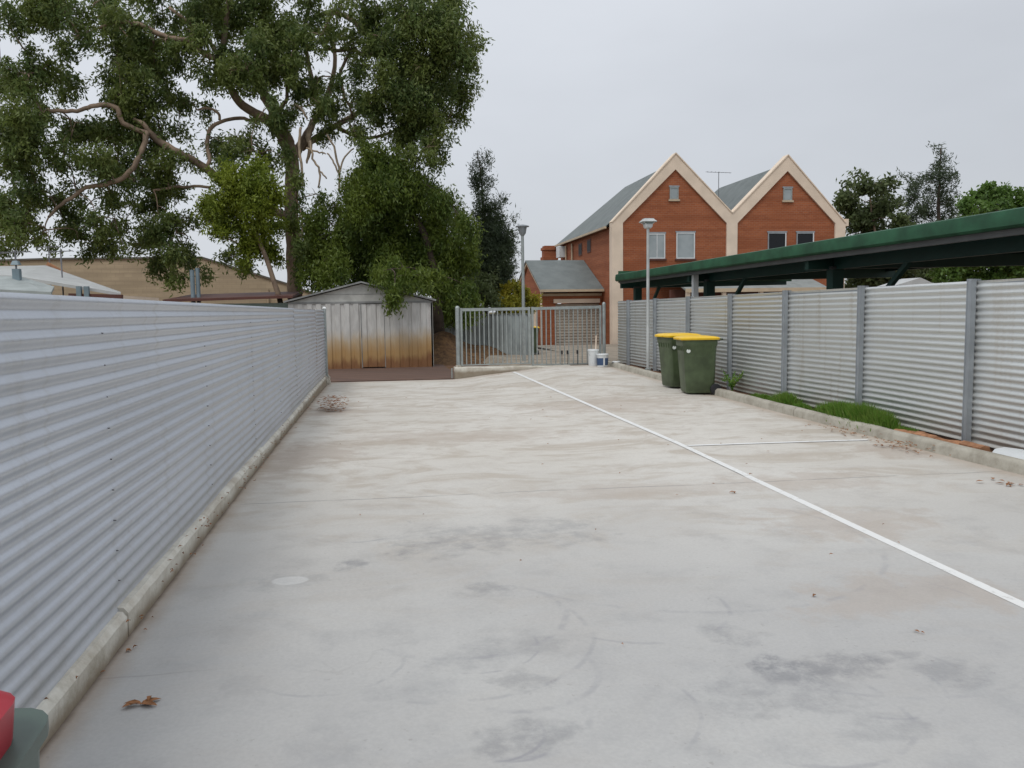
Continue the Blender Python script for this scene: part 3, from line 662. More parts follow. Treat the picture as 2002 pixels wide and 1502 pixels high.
# garage attached left
def garage():
    x0, x1 = 7.86, XA-.21; Y0 = 39.9; Yr = 43.5; Yb = 47.1; ze, zr = 2.52, 4.15; zg = -.2
    t = thing('brick_garage', (9.3, Y0, zg), 'low brick garage with grey gabled roof and roller door beyond the gate', 'garage')
    dx0, dx1 = 8.62, x1-.12
    b = MB(); b.box(x0+.1, dx0, Y0, Y0+.25, zg, ze-.1); b.box(dx1, x1, Y0, Y0+.25, zg, ze-.1); b.box(dx0, dx1, Y0, Y0+.25, 1.93, ze-.1)
    b.build('front_wall', BRICK, t)
    b = MB(); b.extr([(x0+.1, Y0+.26, zg), (x0+.1, Yb, zg), (x0+.1, Yb, ze), (x0+.1, Yr, zr-.1), (x0+.1, Y0+.26, ze)], (.2, 0, 0)); b.build('side_wall', BRICK, t)
    b = MB()
    for yA in (Y0-.4,): b.extr([(x0-.02, Y0-.4, ze-.02), (x0-.02, Yr, zr), (x0-.02, Yb+.4, ze-.02), (x0-.02, Yb+.4, ze-.14), (x0-.02, Yr, zr-.14), (x0-.02, Y0-.4, ze-.14)], (.1, 0, 0))
    b.build('barge_board', FASC, t)
    b = MB(); b.extr([(x0-.06, Y0-.45, ze), (x0-.06, Yr, zr+.02), (x0-.06, Yb+.45, ze), (x0-.06, Yb+.45, ze+.07), (x0-.06, Yr, zr+.09), (x0-.06, Y0-.45, ze+.07)], (x1-x0+.05, 0, 0)); b.build('roof', SLATE, t)
    b = MB(); b.box(x0-.1, x1-.02, Y0-.53, Y0-.452, ze-.05, ze+.07); b.build('gutter', FASC, t)
    b = MB(); b.box(x0+.1, x1-.01, Y0-.03, Y0-.004, ze-.24, ze-.12); b.build('fascia', FASC, t)
    b = MB(); b.box(dx0-.1, dx1, Y0-.09, Y0-.004, 1.93, 2.13); b.build('door_lintel', CREAM, t)
    d = MB(); n = 60
    rings = [(dx0, Y0+.12+.012*math.sin(i*1.57), zg+(2.1+.0)*i/n) for i in range(n+1)]
    d.add([(x, y, z) for x, y, z in rings]+[(dx1, y, z) for x, y, z in rings], [(i, n+1+i, n+2+i, i+1) for i in range(n)])
    ROLL_ = plain('roller_door', (.38, .33, .27), .6, .1, .15, 2); d.build('roller_door', ROLL_, t)
    b = MB(); b.tube([(x0+.04, Y0-.05, zg), (x0+.04, Y0-.05, ze-.1)], .045, 8); b.build('downpipe', CREAM, t)
    b = MB(); b.box(7.0, 7.72, Y0+.2, Y0+.45, zg, 1.9); b.build('wing_wall', CREAM, t)
garage()
def low_house():
    x0, x1 = float(atY(1335, 570, 34)[0]), float(atY(1612, 560, 34)[0]); Y0 = 34.0; ze = 2.42; zr = 3.3; Yr = 36.6
    t = thing('porch_block', ((x0+x1)/2, Y0, -.2), 'low grey-roofed porch building in front of the townhouses, seen under the carport', 'building')
    b = MB(); b.extr([(x0, Y0-.3, ze), (x0+.0, Yr, zr), (x0, 37.9, zr), (x0, 37.9, zr-.1), (x0, Yr, zr-.1), (x0, Y0-.3, ze-.08)], (x1-x0, 0, 0)); b.build('roof', plain('porch_roof', (.22, .235, .225), .75), t)
    b = MB(); b.box(x0, x1, Y0-.36, Y0-.302, ze-.16, ze+.0); b.build('fascia', FASC, t)
    b = MB(); b.box(x0+.05, x1-.05, Y0+1.6, Y0+1.8, -.2, ze); b.build('wall', BROWN, t)
    for px in (1338, 1408, 1480): 
        x = float(atY(px, 575, Y0)[0]); b = MB(); b.box(x, x+.16, Y0-.28, Y0-.12, -.2, ze-.16); b.build('post', CREAM, t)
low_house()
# tv antennas
def antenna(x, y, z0, z1, lab, wd=.9, yag=True, rot=0):
    t = thing('tv_antenna', (x, y, z0), lab, 'antenna')
    b = MB(); b.tube([(x, y, z0), (x, y, z1)], .02, 6); b.build('mast', SCREW, t)
    b = MB(); c, s_ = math.cos(rot), math.sin(rot)
    b.beam((x-wd/2*c, y-wd/2*s_, z1-.05), (x+wd/2*c, y+wd/2*s_, z1-.02), .02, .02)
    for i in range(7):
        f = -wd/2+wd*i/6; L = .28-.02*i; b.beam((x+f*c-L*s_*.5, y+f*s_+L*c*.5, z1-.03), (x+f*c+L*s_*.5, y+f*s_-L*c*.5, z1-.03), .012, .012)
    b.build('array', SCREW, t)
p = atY(1405, 362, 43); antenna(p[0], 43, 6.2, float(atY(1405, 336, 43)[2]), 'thin TV antenna above the valley between the two brick gables', 1.5, rot=.2)

# ---------------------------------------------------------------- green carport
def carport():
    Xf, Xb = 7.0, 12.4; y0, y1 = -3.0, 23.6
    t = thing('carport', (Xf, 12, 0), 'long dark green steel carport behind the pale corrugated fence', 'carport')
    b = MB(); n = 140; vs = []                # roof sheet, ribbed along the slope
    for i in range(n+1):
        y = y0+(y1-y0)*i/n; d = .018 if i % 4 < 2 else 0
        vs += [(Xf-.05, y, 2.50+d), (Xb, y, 2.68+d)]
    b.add(vs, [(2*i, 2*i+1, 2*i+3, 2*i+2) for i in range(n)]); b.build('roof_sheet', DARK, t)
    b = MB(); pr = [(-.075, -.0), (.03, 0), (.03, .21), (-.03, .235), (-.095, .215), (-.11, .14), (-.11, .03)]
    zf = lambda y: 2.425-.0012*y
    b.loft([[(Xf+px, y, zf(y)+pz*.92) for px, pz in pr] for y in frange(y0, y1, 1.2)]); b.build('gutter', GREEN, t, smooth=True, angle=30)
    b = MB(); b.beam((Xf+.02, y0, 2.385), (Xf+.02, y1-.1, 2.365), .06, .075); b.build('eave_strip', SOFG, t)
    b = MB(); b.beam((Xf+.6, y0, 2.31), (Xf+.6, y1-.3, 2.29), .1, .2); b.beam((Xb-.3, y0, 2.5), (Xb-.3, y1-.3, 2.5), .1, .2); b.beam((9.6, y0, 2.48), (9.6, y1-.3, 2.48), .1, .16); b.build('purlin', DGREEN, t)
    b = MB(); b.box(Xf-.02, Xb, y1-.04, y1, 2.36, 2.70); b.build('end_fascia', GREEN, t)
    ysp = [23.75-5.38*k for k in range(5)]
    for k, y in enumerate(ysp):
        b = MB(); b.box(7.52, 7.72, y-.1, y+.1, 0, 2.25); b.build('post', DGREEN, t)
        b = MB(); b.beam((Xf+.1, y, 2.30), (Xb-.1, y, 2.36), .12, .2); b.build('rafter', DGREEN, t)
        for s_ in (-1,):
            b = MB(); b.beam((7.62, y-2.05, 2.28), (7.62, y-.1, .8), .07, .07); b.build('brace', DGREEN, t)
        b = MB(); b.box(7.47, 7.77, y-.15, y+.15, 2.2, 2.245); b.build('cap_plate', SOFG, t)
carport()
p = atX(1358, 575, 7.2); b = MB(); b.box(7.15, 7.27, p[1]-.06, p[1]+.06, 0, 2.36); o = b.build('white_downpipe', WHT); tag(o, 'white square downpipe rising to the green carport gutter', 'downpipe')

# ---------------------------------------------------------------- buildings at left
def warehouse():
    Y0 = 45.0; t = thing('warehouse', (-11, Y0, -.2), 'tan block warehouse wall with very low gable behind the gum tree', 'warehouse')
    P = [atY(px, py, Y0) for px, py in [(-160, 516), (90, 508), (395, 505), (560, 556), (640, 585)]]
    pts = [(float(p[0]), Y0, float(p[2])) for p in P]
    poly = [(pts[0][0], Y0, -.2)]+pts+[(pts[-1][0], Y0, -.2)]
    b = MB(); b.extr(poly, (0, .3, 0)); b.build('wall', TAN, t)
    b = MB()
    for a, c in zip(pts, pts[1:]): b.beam((a[0], Y0+.12, a[2]+.04), (c[0], Y0+.12, c[2]+.04), .4, .09)
    b.build('coping', plain('dark_coping', (.13, .12, .10), .8), t)
    b = MB(); b.extr([(p[0], Y0+.31, p[2]-.12) for p in pts]+[(pts[-1][0], Y0+.31, 0), (pts[0][0], Y0+.31, 0)], (0, 18, 0)); b.build('roof', SHEDR, t)
    p = atY(523, 560, Y0-.1); b = MB(); b.tube([(p[0], Y0-.08, 0), (p[0], Y0-.08, 2.9)], .06, 8); b.build('downpipe', TAN, t)
warehouse()
def white_house():
    Y0 = 20.0; t = thing('white_roofed_house', (-9, Y0, -.2), 'neighbouring house with pale metal roof sloping down beside the tan warehouse', 'house')
    A = atY(-80, 522, 25); B = atY(90, 519, 25); Cc = atY(236, 571, 25); D = atY(236, 573, 20.5); E = atY(35, 540, 20.5); F_ = atY(-80, 534, 20.5)
    b = MB(); v = [A, B, Cc, D, E, F_]; v = [tuple(map(float, q)) for q in v]
    b.add(v+[(x, y, z-.07) for x, y, z in v], [(0, 5, 4, 1), (1, 4, 3, 2), (6, 7, 10, 11), (7, 8, 9, 10), (0, 1, 7, 6), (1, 2, 8, 7), (2, 3, 9, 8), (3, 4, 10, 9), (4, 5, 11, 10), (5, 0, 6, 11)]); b.build('roof', WROOF, t)
    b = MB(); b.beam(Vector(v[1])+Vector((0, .1, .05)), Vector(v[2])+Vector((-1.3, .1, .42)), .1, .1); b.build('ridge_cap', TERRA, t)
    b = MB(); b.beam(Vector(v[3])+Vector((-1.1, -.05, -.06)), Vector(v[3])+Vector((.05, -.05, -.1)), .1, .12); b.build('fascia', BROWN, t)
    x1 = v[3][0]; b = MB(); b.box(x1-3.6, x1-.15, 20.9, 24.5, -.2, 2.08); b.build('wall', CREAM, t)
    # lower verandah roof in front
    G = [atY(-80, 536, 18), atY(40, 541, 18), atY(106, 560, 18), atY(100, 571, 16.5), atY(-80, 562, 16.5)]; G = [tuple(map(float, q)) for q in G]
    b = MB(); b.add(G+[(x, y, z-.05) for x, y, z in G], [(0, 4, 3, 2, 1), (5, 6, 7, 8, 9), (3, 4, 9, 8), (2, 3, 8, 7), (1, 2, 7, 6), (0, 1, 6, 5)]); b.build('verandah_roof', plain('verandah_sheet', (.33, .36, .35), .6, .2), t)
    b = MB(); b.beam(Vector(G[4])+Vector((0, 0, -.09)), Vector(G[3])+Vector((-.6, 0, -.08)), .06, .12); b.build('verandah_fascia', BROWN, t)
    for px in (155, 170): 
        q = atY(px, 575, 20.4); b = MB(); b.box(q[0]-.05, q[0]+.05, 20.35, 20.45, 0, float(atY(px, 560, 20.4)[2])); b.build('verandah_post', BLUEG, t)
white_house()
q = atY(33, 550, 17.8); b = MB(); b.box(q[0]-.06, q[0]+.07, 17.75, 17.87, 0, float(atY(33, 526, 17.8)[2])); b.loft([rrect(.08, .08, .02, 2.62, q[0], 17.81), rrect(.05, .05, .02, 2.70, q[0], 17.81)]); o = b.build('flue_post', BLUEG); tag(o, 'stout blue-grey flue in front of the pale metal roof at far left', 'flue')
antenna(float(atY(30, 500, 17.9)[0]), 17.9, 2.5, float(atY(30, 490, 17.9)[2]), 'leftmost TV antenna, rising above the blue-grey flue', .55)
antenna(float(atY(96, 500, 26)[0]), 26, 2.2, float(atY(96, 481, 26)[2]), 'tallest of the three TV antennas above the pale metal roof', .6, rot=.3)
antenna(float(atY(119, 500, 22)[0]), 22, 2.0, float(atY(119, 489, 22)[2]), 'rightmost TV antenna of the three above the pale metal roof', .55)
def low_shed():
    Y0 = 28.0; t = thing('low_outbuilding', (-4.7, Y0, -.2), 'low dark-roofed outbuilding in front of the tan warehouse wall', 'outbuilding')
    a = atY(318, 588, Y0); c = atY(572, 580, Y0)
    b = MB(); b.extr([(a[0], Y0, a[2]-.05), (c[0], Y0, c[2]-.05), (c[0], Y0, c[2]+.03), (a[0], Y0, a[2]+.03)], (0, 4, .25)); b.build('roof', BROWN, t)
    b = MB(); b.box(a[0]+.2, c[0]-.15, Y0+.2, Y0+3.8, -.2, 1.95); b.build('wall', plain('greenish_wall', (.16, .20, .17), .8), t)
low_shed()
x0, x1 = float(atY(373, 560, 28.9)[0]), float(atY(388, 560, 28.9)[0])
t = thing('twin_flue', ((x0+x1)/2, 28.9, 2), 'pair of blue-grey metal flues on the low outbuilding under the gum leaves', 'flue')
b = MB(); b.tube([(x0+.06, 28.9, 2.0), (x0+.06, 28.9, float(atY(375, 528, 28.9)[2]))], .075, 10); b.build('pipe', BLUEG, t, smooth=True, angle=50)
b = MB(); b.tube([(x1-.02, 28.95, 2.0), (x1-.02, 28.95, float(atY(385, 524, 28.9)[2]))], .07, 10); b.build('pipe', BLUEG, t, smooth=True, angle=50)
# fence beyond the gate and earth bank
def vert_fence(a, c, z0, z1, lab, mat):
    t = thing('sheet_fence', ((a[0]+c[0])/2, (a[1]+c[1])/2, z0), lab, 'fence')
    L = math.hypot(c[0]-a[0], c[1]-a[1]); ux, uy = (c[0]-a[0])/L, (c[1]-a[1])/L; nx, ny = uy, -ux; n = int(L/.05); v = []
    for i in range(n+1):
        s_ = L*i/n; o_ = .02*math.sin(i*1.57); v += [(a[0]+ux*s_+nx*o_, a[1]+uy*s_+ny*o_, z0), (a[0]+ux*s_+nx*o_, a[1]+uy*s_+ny*o_, z1)]
    b = MB(); b.add(v, [(2*i, 2*i+2, 2*i+3, 2*i+1) for i in range(n)]); b.build('sheet', mat, t)
    b = MB(); b.beam((a[0], a[1], z1+.01), (c[0], c[1], z1+.01), .05, .04); b.build('top_rail', GALV, t)
    k = max(1, int(L/2.4))
    for i in range(k+1):
        s_ = L*i/k; b = MB(); b.box(a[0]+ux*s_-.03-nx*.05, a[0]+ux*s_+.03-nx*.05, a[1]+uy*s_-.03-ny*.05, a[1]+uy*s_+.03-ny*.05, z0-.1, z1); b.build('post', GALV, t)
FMAT = plain('pale_fence_sheet', (.30, .335, .335), .6, .2, .2, 1.5)
vert_fence((2.2, 33.0), (5.3, 29.0), .0, 1.46, 'pale grey sheet metal fence seen through the bars of the left gate leaf', FMAT)
vert_fence((-3.5, 36.5), (2.2, 33.0), .0, 1.45, 'pale bluish sheet fence running behind the rusty shed', FMAT)
b = MB(); 
gb = grid(1.75, 5.2, 24, 25.5, 32.2, 30, lambda x, y: -.19+max(0, .95*math.exp(-((x-2.2)/.75)**2-((y-30.2)/1.6)**2))+max(0, .55*math.exp(-((x-3.6)/1.3)**2-((y-30.4)/1.1)**2))+.04*math.sin(x*5)*math.sin(y*4)-.02)
struct(gb.build('earth_bank', STRAW, smooth=True))

# ---------------------------------------------------------------- foliage
def leaf_mesh(name, C, D, Lh, Wd, mat, parent, fold=0.0):
    """C centres (n,3), D directions of the long axis, arrays of length and width"""
    n = len(C); D = D/np.linalg.norm(D, axis=1)[:, None]
    R = rng.normal(size=(n, 3)); U = np.cross(D, R); U /= np.linalg.norm(U, axis=1)[:, None]
    Lh = Lh[:, None]; Wd = Wd[:, None]
    v = np.stack([C-D*Lh/2, C+U*Wd/2-D*Lh*.08, C+D*Lh/2, C-U*Wd/2-D*Lh*.08], 1).reshape(-1, 3)
    off = np.array(root_loc(parent)) if parent else np.zeros(3)
    v = v-off
    me = bpy.data.meshes.new(name); me.vertices.add(4*n); me.vertices.foreach_set('co', v.ravel().astype(np.float32))
    me.loops.add(4*n); me.loops.foreach_set('vertex_index', np.arange(4*n, dtype=np.int32))
    me.polygons.add(n); me.polygons.foreach_set('loop_start', np.arange(0, 4*n, 4, dtype=np.int32)); me.polygons.foreach_set('loop_total', np.full(n, 4, dtype=np.int32))
    me.update(calc_edges=True); me.materials.append(mat.m)
    o = bpy.data.objects.new(name, me); COL.objects.link(o)
    if parent: o.parent = parent
    return o
def crown(clumps, Y, depth, dens, llen, lwid, droop=1.0, strand=.5, per=12, jit=.55, yoff=None):
    """clumps (px,py,r px): sprays of leaves filling ragged ellipsoids at about distance Y"""
    Cs, Ds, Ls, Ws, cent = [], [], [], [], []
    for cl_ in clumps:
        px, py, r = cl_[:3]; yy = Y+(cl_[3] if len(cl_) > 3 else rng.uniform(-depth, depth))
        c = atY(px, py, yy); R = r*yy/F_PX*(1.0)
        cent.append((c, R))
        ns = max(3, int(dens*(R**2.2)))
        # sub-lumps make the clump ragged
        nl = max(3, int(ns/14)); lump = rng.normal(size=(nl, 3)); lump /= np.linalg.norm(lump, axis=1)[:, None]
        lump *= (rng.uniform(.25, 1, (nl, 1))**.6)*R*np.array([1, .9, .9])
        pick = lump[rng.integers(0, nl, ns)]+rng.normal(size=(ns, 3))*R*.23
        base = c+pick
        sd = rng.normal(size=(ns, 3))*jit; sd[:, 2] -= droop; sd /= np.linalg.norm(sd, axis=1)[:, None]
        k = rng.integers(int(per*.6), int(per*1.4)+1, ns)
        idx = np.repeat(np.arange(ns), k); m = len(idx)
        tpos = rng.uniform(0, 1, m)[:, None]
        P = base[idx]+sd[idx]*tpos*strand+rng.normal(size=(m, 3))*llen*.45
        dd = sd[idx]*.8+rng.normal(size=(m, 3))*.55
        Cs.append(P); Ds.append(dd); Ls.append(rng.uniform(.6, 1.25, m)*llen); Ws.append(rng.uniform(.7, 1.3, m)*lwid)
    return np.concatenate(Cs), np.concatenate(Ds), np.concatenate(Ls), np.concatenate(Ws), cent
def smooth_path(pts, k=3):
    P = [Vector(p) for p in pts]; out = []
    for i in range(len(P)-1):
        p0, p1, p2, p3 = P[max(i-1, 0)], P[i], P[i+1], P[min(i+2, len(P)-1)]
        for j in range(k):
            t = j/k; out.append(.5*((2*p1)+(p2-p0)*t+(2*p0-5*p1+4*p2-p3)*t*t+(3*p1-p0-3*p2+p3)*t**3))
    out.append(P[-1]); return out
def limb(b, pts, Y, n=8):
    """pts (px,py,r px[,dy])"""
    W_ = [atY(p[0], p[1], Y+(p[3] if len(p) > 3 else 0)) for p in pts]; rr = [p[2]*(.92 if p[2] >= 10.5 else .82)*Y/F_PX for p in pts]
    P = smooth_path(W_, 4); m = len(P)
    R = [float(np.interp(i/(m-1)*(len(rr)-1), range(len(rr)), rr)) for i in range(m)]
    b.tube([p+Vector((random.gauss(0, .015), random.gauss(0, .015), random.gauss(0, .015))) for p in P], R, n); return P
def twigs(b, cent, nodes, r0=.03, sub=3):
    nodes = list(nodes); near = lambda e: min((p-Vector(e[0])).length for p in nodes[::3])
    for c, R in sorted(cent, key=near):
        c = Vector(c); q = min(nodes, key=lambda p: (p-c).length)
        L = (c-q).length; mid = (q+c)/2+Vector((random.gauss(0, .1), random.gauss(0, .1), random.uniform(.0, .22)))*min(L, 3)
        P = smooth_path([q, mid, c], 5); nodes += P[3:]; b.tube(P, [r0*(1-.6*i/(len(P)-1)) for i in range(len(P))], 5)
        for _ in range(sub):
            s_ = P[random.randint(len(P)//2, len(P)-1)]; d = Vector(np.random.default_rng(random.randint(0, 10**6)).normal(size=3)).normalized()*R*random.uniform(.6, 1.0)
            b.tube(smooth_path([s_, s_+d*.5+Vector((0, 0, .08*R)), s_+d], 3), [r0*.45, r0*.4, r0*.36, r0*.3, r0*.25, r0*.2, r0*.15], 4)
def half(L): return [(a[0]/2.002, a[1]/2.002, a[2]/2.002)+tuple(a[3:]) for a in L]

# --- the big gum tree
gum = thing('gum_tree', (-3.0, 32, -.2), 'huge eucalyptus with reddish trunk and sprawling drooping branches filling the upper left', 'tree')
GC = half([(20,60,60),(120,30,60),(200,60,70),(300,60,60),(330,130,40),(420,40,50),(500,70,50),(230,10,60),(400,0,60),(90,190,35),(30,270,40),(110,290,60),(200,290,60),(260,320,60),(60,430,80),(150,430,60),(40,530,80),(130,560,80),(90,630,60),(30,640,40),(60,720,40),(150,760,50),(300,480,60),(370,520,60),(440,500,60),(360,600,70),(450,640,60),(280,560,40),(470,180,60),(540,230,70),(600,200,60),(640,270,60),(470,300,60),(560,330,70),(500,390,70),(590,440,70),(530,500,60),(620,520,50),(640,600,50),(560,570,50),(440,340,40),(580,140,50),(650,170,50),(700,220,50),(640,80,40),(560,90,30),
 (720,40,50),(800,30,55),(860,90,40),(920,40,60),(1000,60,75),(1080,100,75),(1000,150,65),(1120,180,75),(1180,160,60),(1050,240,70),(960,240,60),(900,210,50),(950,290,50),(1050,290,45),(1140,260,55),(880,300,45),(1240,60,50),(1320,130,50),(1350,30,50),(1430,60,40),(760,110,35),(750,180,40),(880,560,45),(920,600,55),(860,600,40),(980,560,50),(1040,620,45),(740,620,35),(700,500,35),(720,400,45),(810,420,35),(790,280,45),
 (1480,180,60),(1560,150,75),(1640,80,80),(1730,60,80),(1790,80,60),(1835,130,45),(1700,160,90),(1790,200,75),(1835,240,42),(1600,240,85),(1500,300,75),(1420,270,50),(1700,280,90),(1780,320,75),(1820,370,42),(1600,360,85),(1500,420,75),(1400,400,55),(1700,400,80),(1770,440,50),(1620,480,75),(1700,520,60),(1735,560,45),(1550,520,55),(1640,600,55),(1700,630,35),(1320,400,50),(1290,300,45),(1240,340,40),(1260,440,40),(1210,300,45),(1480,20,50),(1570,20,60),(1660,0,60),(1760,0,60),(1390,490,40),
 (30,800,60),(60,870,55),(120,880,55),(20,930,45),(60,960,22),(160,930,25),(250,860,45),(300,900,45),(380,870,45),(420,930,40),(330,820,40),(270,780,45),(290,720,35),(450,860,25),(340,950,32),(450,760,45),(520,730,45),(600,740,45),(560,640,45),(480,680,40),(640,700,45),(700,730,35),(560,800,45),(620,850,55),(690,880,50),(560,900,45),(600,950,50),(660,960,55),(720,960,40),(600,1020,40),(650,1050,42),(700,1095,34),(790,1060,28),(740,1020,34),(740,860,35),(530,960,32),(480,960,30),(900,1000,35),(950,1030,32),(1120,560,40,-1.5),(1090,480,35,-1.5),(1150,700,35,-1.5),(1130,880,40,-1.5),(1060,400,35,-1.5),(1180,940,40,-1),(1110,620,28,-1.5),
 (0,300,50),(-60,450,70),(-60,600,70),(-60,850,60),(-80,60,70),(600,-60,80),(800,-70,80),(1000,-80,90),(1200,-70,80),(1400,-80,80),(1600,-90,90),(200,-70,70),(1160,780,35),(1240,760,30),(1100,450,35),(1170,420,35),(1000,480,28)])
b = MB(); nodes = []
G_L = [[(582,640,18),(579,600,16),(576,560,15),(573,500,14.5),(570,420,14),(571,350,14),(568,300,14.5),(558,275,15),(546,245,14)],
 [(550,262,12),(530,240,11,-.2),(500,222,10,-.4),(468,200,9,-.6),(450,170,8,-.8),(436,120,7,-1),(440,60,6,-1),(447,0,5,-1),(450,-60,4,-1)],
 [(440,115,6,-1),(410,110,6,-1.2),(372,85,5.5,-1.6),(345,75,5,-2),(310,67,5,-2),(270,46,4,-2.2),(222,44,3,-2.4),(195,55,2.4,-2.5)],
 [(545,250,11),(532,215,11,.4),(515,180,9.5,.6),(503,130,8,.8),(512,60,6,1),(520,-30,5,1)],
 [(430,118,4,-1),(405,75,4,-1.3),(370,45,3.5,-1.5),(330,15,3,-1.6)],
 [(540,232,6),(552,208,5,-.3),(562,188,4,-.5),(560,150,3,-.5)],
 [(571,310,11),(590,280,10,.4),(612,240,8,.8),(640,190,7,1.2),(655,130,5,1.4),(650,70,4,1.5)],
 [(625,215,5,1),(600,110,5,.8),(596,60,5,.6),(604,10,5,.5),(606,-30,4,.5)],
 [(597,60,4,.6),(620,32,5,.4),(655,25,5.5,.2),(690,40,5.5,0),(722,72,5.5,-.2),(735,92,5,-.3),(770,100,4,-.4),(820,120,3,-.4)],
 [(640,95,4,.2),(660,100,4,0),(690,96,4.5,-.1),(715,108,4,-.2),(760,100,3.5,-.3)],
 [(572,430,11),(540,415,10,-.4),(490,390,9.5,-.8),(450,368,9.5,-1),(420,345,9,-1.2),(385,318,8,-1.5),(350,300,8,-1.8),(305,272,7,-2),(285,248,5,-2.2),(262,232,3.5,-2.3)],
 [(290,258,6,-2.2),(275,300,5.5,-2.4),(258,330,5.2,-2.5),(232,352,5,-2.6),(195,362,4.5,-2.7),(160,372,4,-2.8),(120,400,3.5,-2.9),(95,425,2.5,-3)],
 [(285,260,5,-2.2),(240,240,5,-2.4),(228,212,5,-2.5),(200,205,5,-2.5),(180,210,4.5,-2.6),(150,216,4,-2.6),(110,218,4,-2.7),(92,214,3,-2.8)],
 [(400,330,4,-1.3),(410,312,4.5,-1.1),(404,280,4.5,-1),(412,252,4.5,-.8),(432,238,4,-.6),(470,232,4,-.4),(500,236,3,-.3)],
 [(410,366,3,-1.3),(370,364,3,-1.5),(330,368,3,-1.7),(300,372,2,-1.9)],
 [(430,235,3,-.6),(425,222,3,-.6),(410,212,2.6,-.6),(385,215,2,-.6)],
 [(690,95,3.5,0),(665,140,3.5,0),(672,180,3,0),(690,230,2.5,0)],
 [(575,480,6),(620,470,5,.5),(680,440,4,.8),(740,400,4,1),(790,350,3,1)],
 [(590,290,8,.5),(650,250,7,1),(720,210,6,1.4),(790,170,4,1.6),(850,130,3,1.6)],
 [(660,250,5,1),(720,270,4,1.2),(790,250,3,1.4),(850,230,2,1.5)]]
for L in G_L: nodes += limb(b, L, 32, 10)
trunk_nodes = nodes
for _ in range(36):
    u, v = rng.uniform(385, 905), rng.uniform(-20, 300)
    if v < 300-(abs(u-640)/265)**3*120: GC.append((u, v, rng.uniform(18, 30)))
for _ in range(34): GC.append((rng.uniform(0, 380), rng.uniform(20, 480), rng.uniform(12, 22)))
GC = [(a[0], a[1], a[2], (a[3] if len(a) > 3 else 0)*.5-1.8*max(0, min(1, (300-a[0])/300))+random.uniform(-1.7, 1.2)) for a in GC]
Cc, Dd, Ll, Ww, cent = crown([(a[0], a[1], a[2], a[3]) for a in GC], 31.2, 0, 380, .185, .056, droop=1.1, strand=.45, per=10)
print('LEAVES gum', len(Cc)); twigs(b, cent, trunk_nodes, .028, 4)
b.build('trunk', BARK, gum, smooth=True)
b = MB()
for L in [[(588,250,3,-.8),(585,285,3.2,-.8),(588,320,3,-.8),(590,365,2,-.8)], [(606,275,2.4,-.6),(612,310,2.4,-.6),(625,335,2.4,-.6),(622,368,1.8,-.6)], [(640,262,2,-.5),(655,300,2.4,-.5),(664,335,2.6,-.4),(662,375,2,-.4)], [(690,290,1.6,-.4),(672,312,2,-.4),(663,340,2,-.4)], [(640,300,1.6,-.5),(652,318,2,-.5),(663,345,2,-.4)], [(700,350,1.5,-.4),(680,362,1.6,-.4),(664,378,2,-.4)], [(600,290,2,-.6),(620,297,2,-.6),(637,300,1.4,-.6)], [(625,335,2,-.6),(640,350,1.6,-.6)], [(575,205,3,-.6),(590,215,3,-.6),(602,232,2,-.6)], [(612,240,4,.2),(604,262,7,0),(606,290,5,0),(600,320,2,0)]]:
    limb(b, L, 31.4, 6)
b.build('dead_branches', BARK2, gum, smooth=True)
leaf_mesh('crown', Cc, Dd, Ll, Ww, L_GUM, gum)

def tree(name, lab, Y, depth, clumps, dens, llen, lwid, mat, bark, trunk, group=None, base=None, droop=1, strand=.4, per=10, jit=.55, cat='tree', r0=.025, sub=2):
    p = atY(trunk[0][0], trunk[0][1], Y); t = thing(name, (p[0], Y, -.19), lab, cat, group)
    b = MB(); nd = limb(b, trunk, Y, 8); 
    Cc, Dd, Ll, Ww, cent = crown(clumps, Y, depth, dens, llen, lwid, droop, strand, per, jit); print('LEAVES', name, len(Cc))
    twigs(b, cent, nd, r0, sub); b.build('trunk', bark, t, smooth=True); leaf_mesh('crown', Cc, Dd, Ll, Ww, mat, t); return t
LIME = half([(960,700,75),(1040,690,60),(890,700,60),(900,780,75),(1000,780,75),(1080,740,40),(840,840,55),(900,870,50),(1000,900,65),(1060,860,50),(1030,960,55),(960,950,45),(820,780,38),(1080,980,40),(840,920,36),(940,1010,30)])
tree('pepper_tree', 'bright yellow-green bushy tree just left of the gum trunk', 29.5, .9, LIME, 620, .15, .052, L_LIME, BARK, [(560,640,7),(540,560,6),(510,480,5),(480,400,3.5),(475,350,2)], droop=.8, strand=.35)
PEP = half([(1460,600,65),(1520,640,75),(1420,680,60),(1500,720,85),(1600,700,75),(1400,780,60),(1480,820,85),(1580,800,75),(1660,730,55),(1730,760,52),(1700,850,75),(1600,900,85),(1500,930,85),(1400,880,55),(1380,960,60),(1320,900,45),(1250,960,65),(1240,1050,55),(1320,1030,65),(1420,1040,75),(1520,1040,75),(1620,1020,85),(1700,960,75),(1780,830,50),(1820,870,42),(1800,950,65),(1760,1040,65),(1545,1090,42,-4.6),(1545,1135,24,-4.7),(1500,1060,28,-4.2),(1590,1070,32,-4.2),(1560,1045,42,-3.6),(1650,1060,30,-3.6),(1535,1155,14,-4.7),(1480,1060,45),(1700,1090,55),(1780,1110,55),(1830,1000,42),(1230,830,42),(1300,790,30),(1200,890,34),(1250,880,45),(1290,960,45),(1350,840,42),(1210,980,40),(1380,730,38),(1330,910,45),(1800,1180,50),(1850,1130,50),(1190,1040,30),(1760,1200,40)])
tree('pepper_tree', 'dense dark green weeping tree hanging over the right end of the shed roof', 30.5, 1.5, PEP, 700, .17, .048, L_PEP, DBARK, [(858,690,14),(856,620,12),(850,540,10),(830,460,8),(790,390,6),(760,330,4)], droop=1.5, strand=.65, per=13, jit=.35)
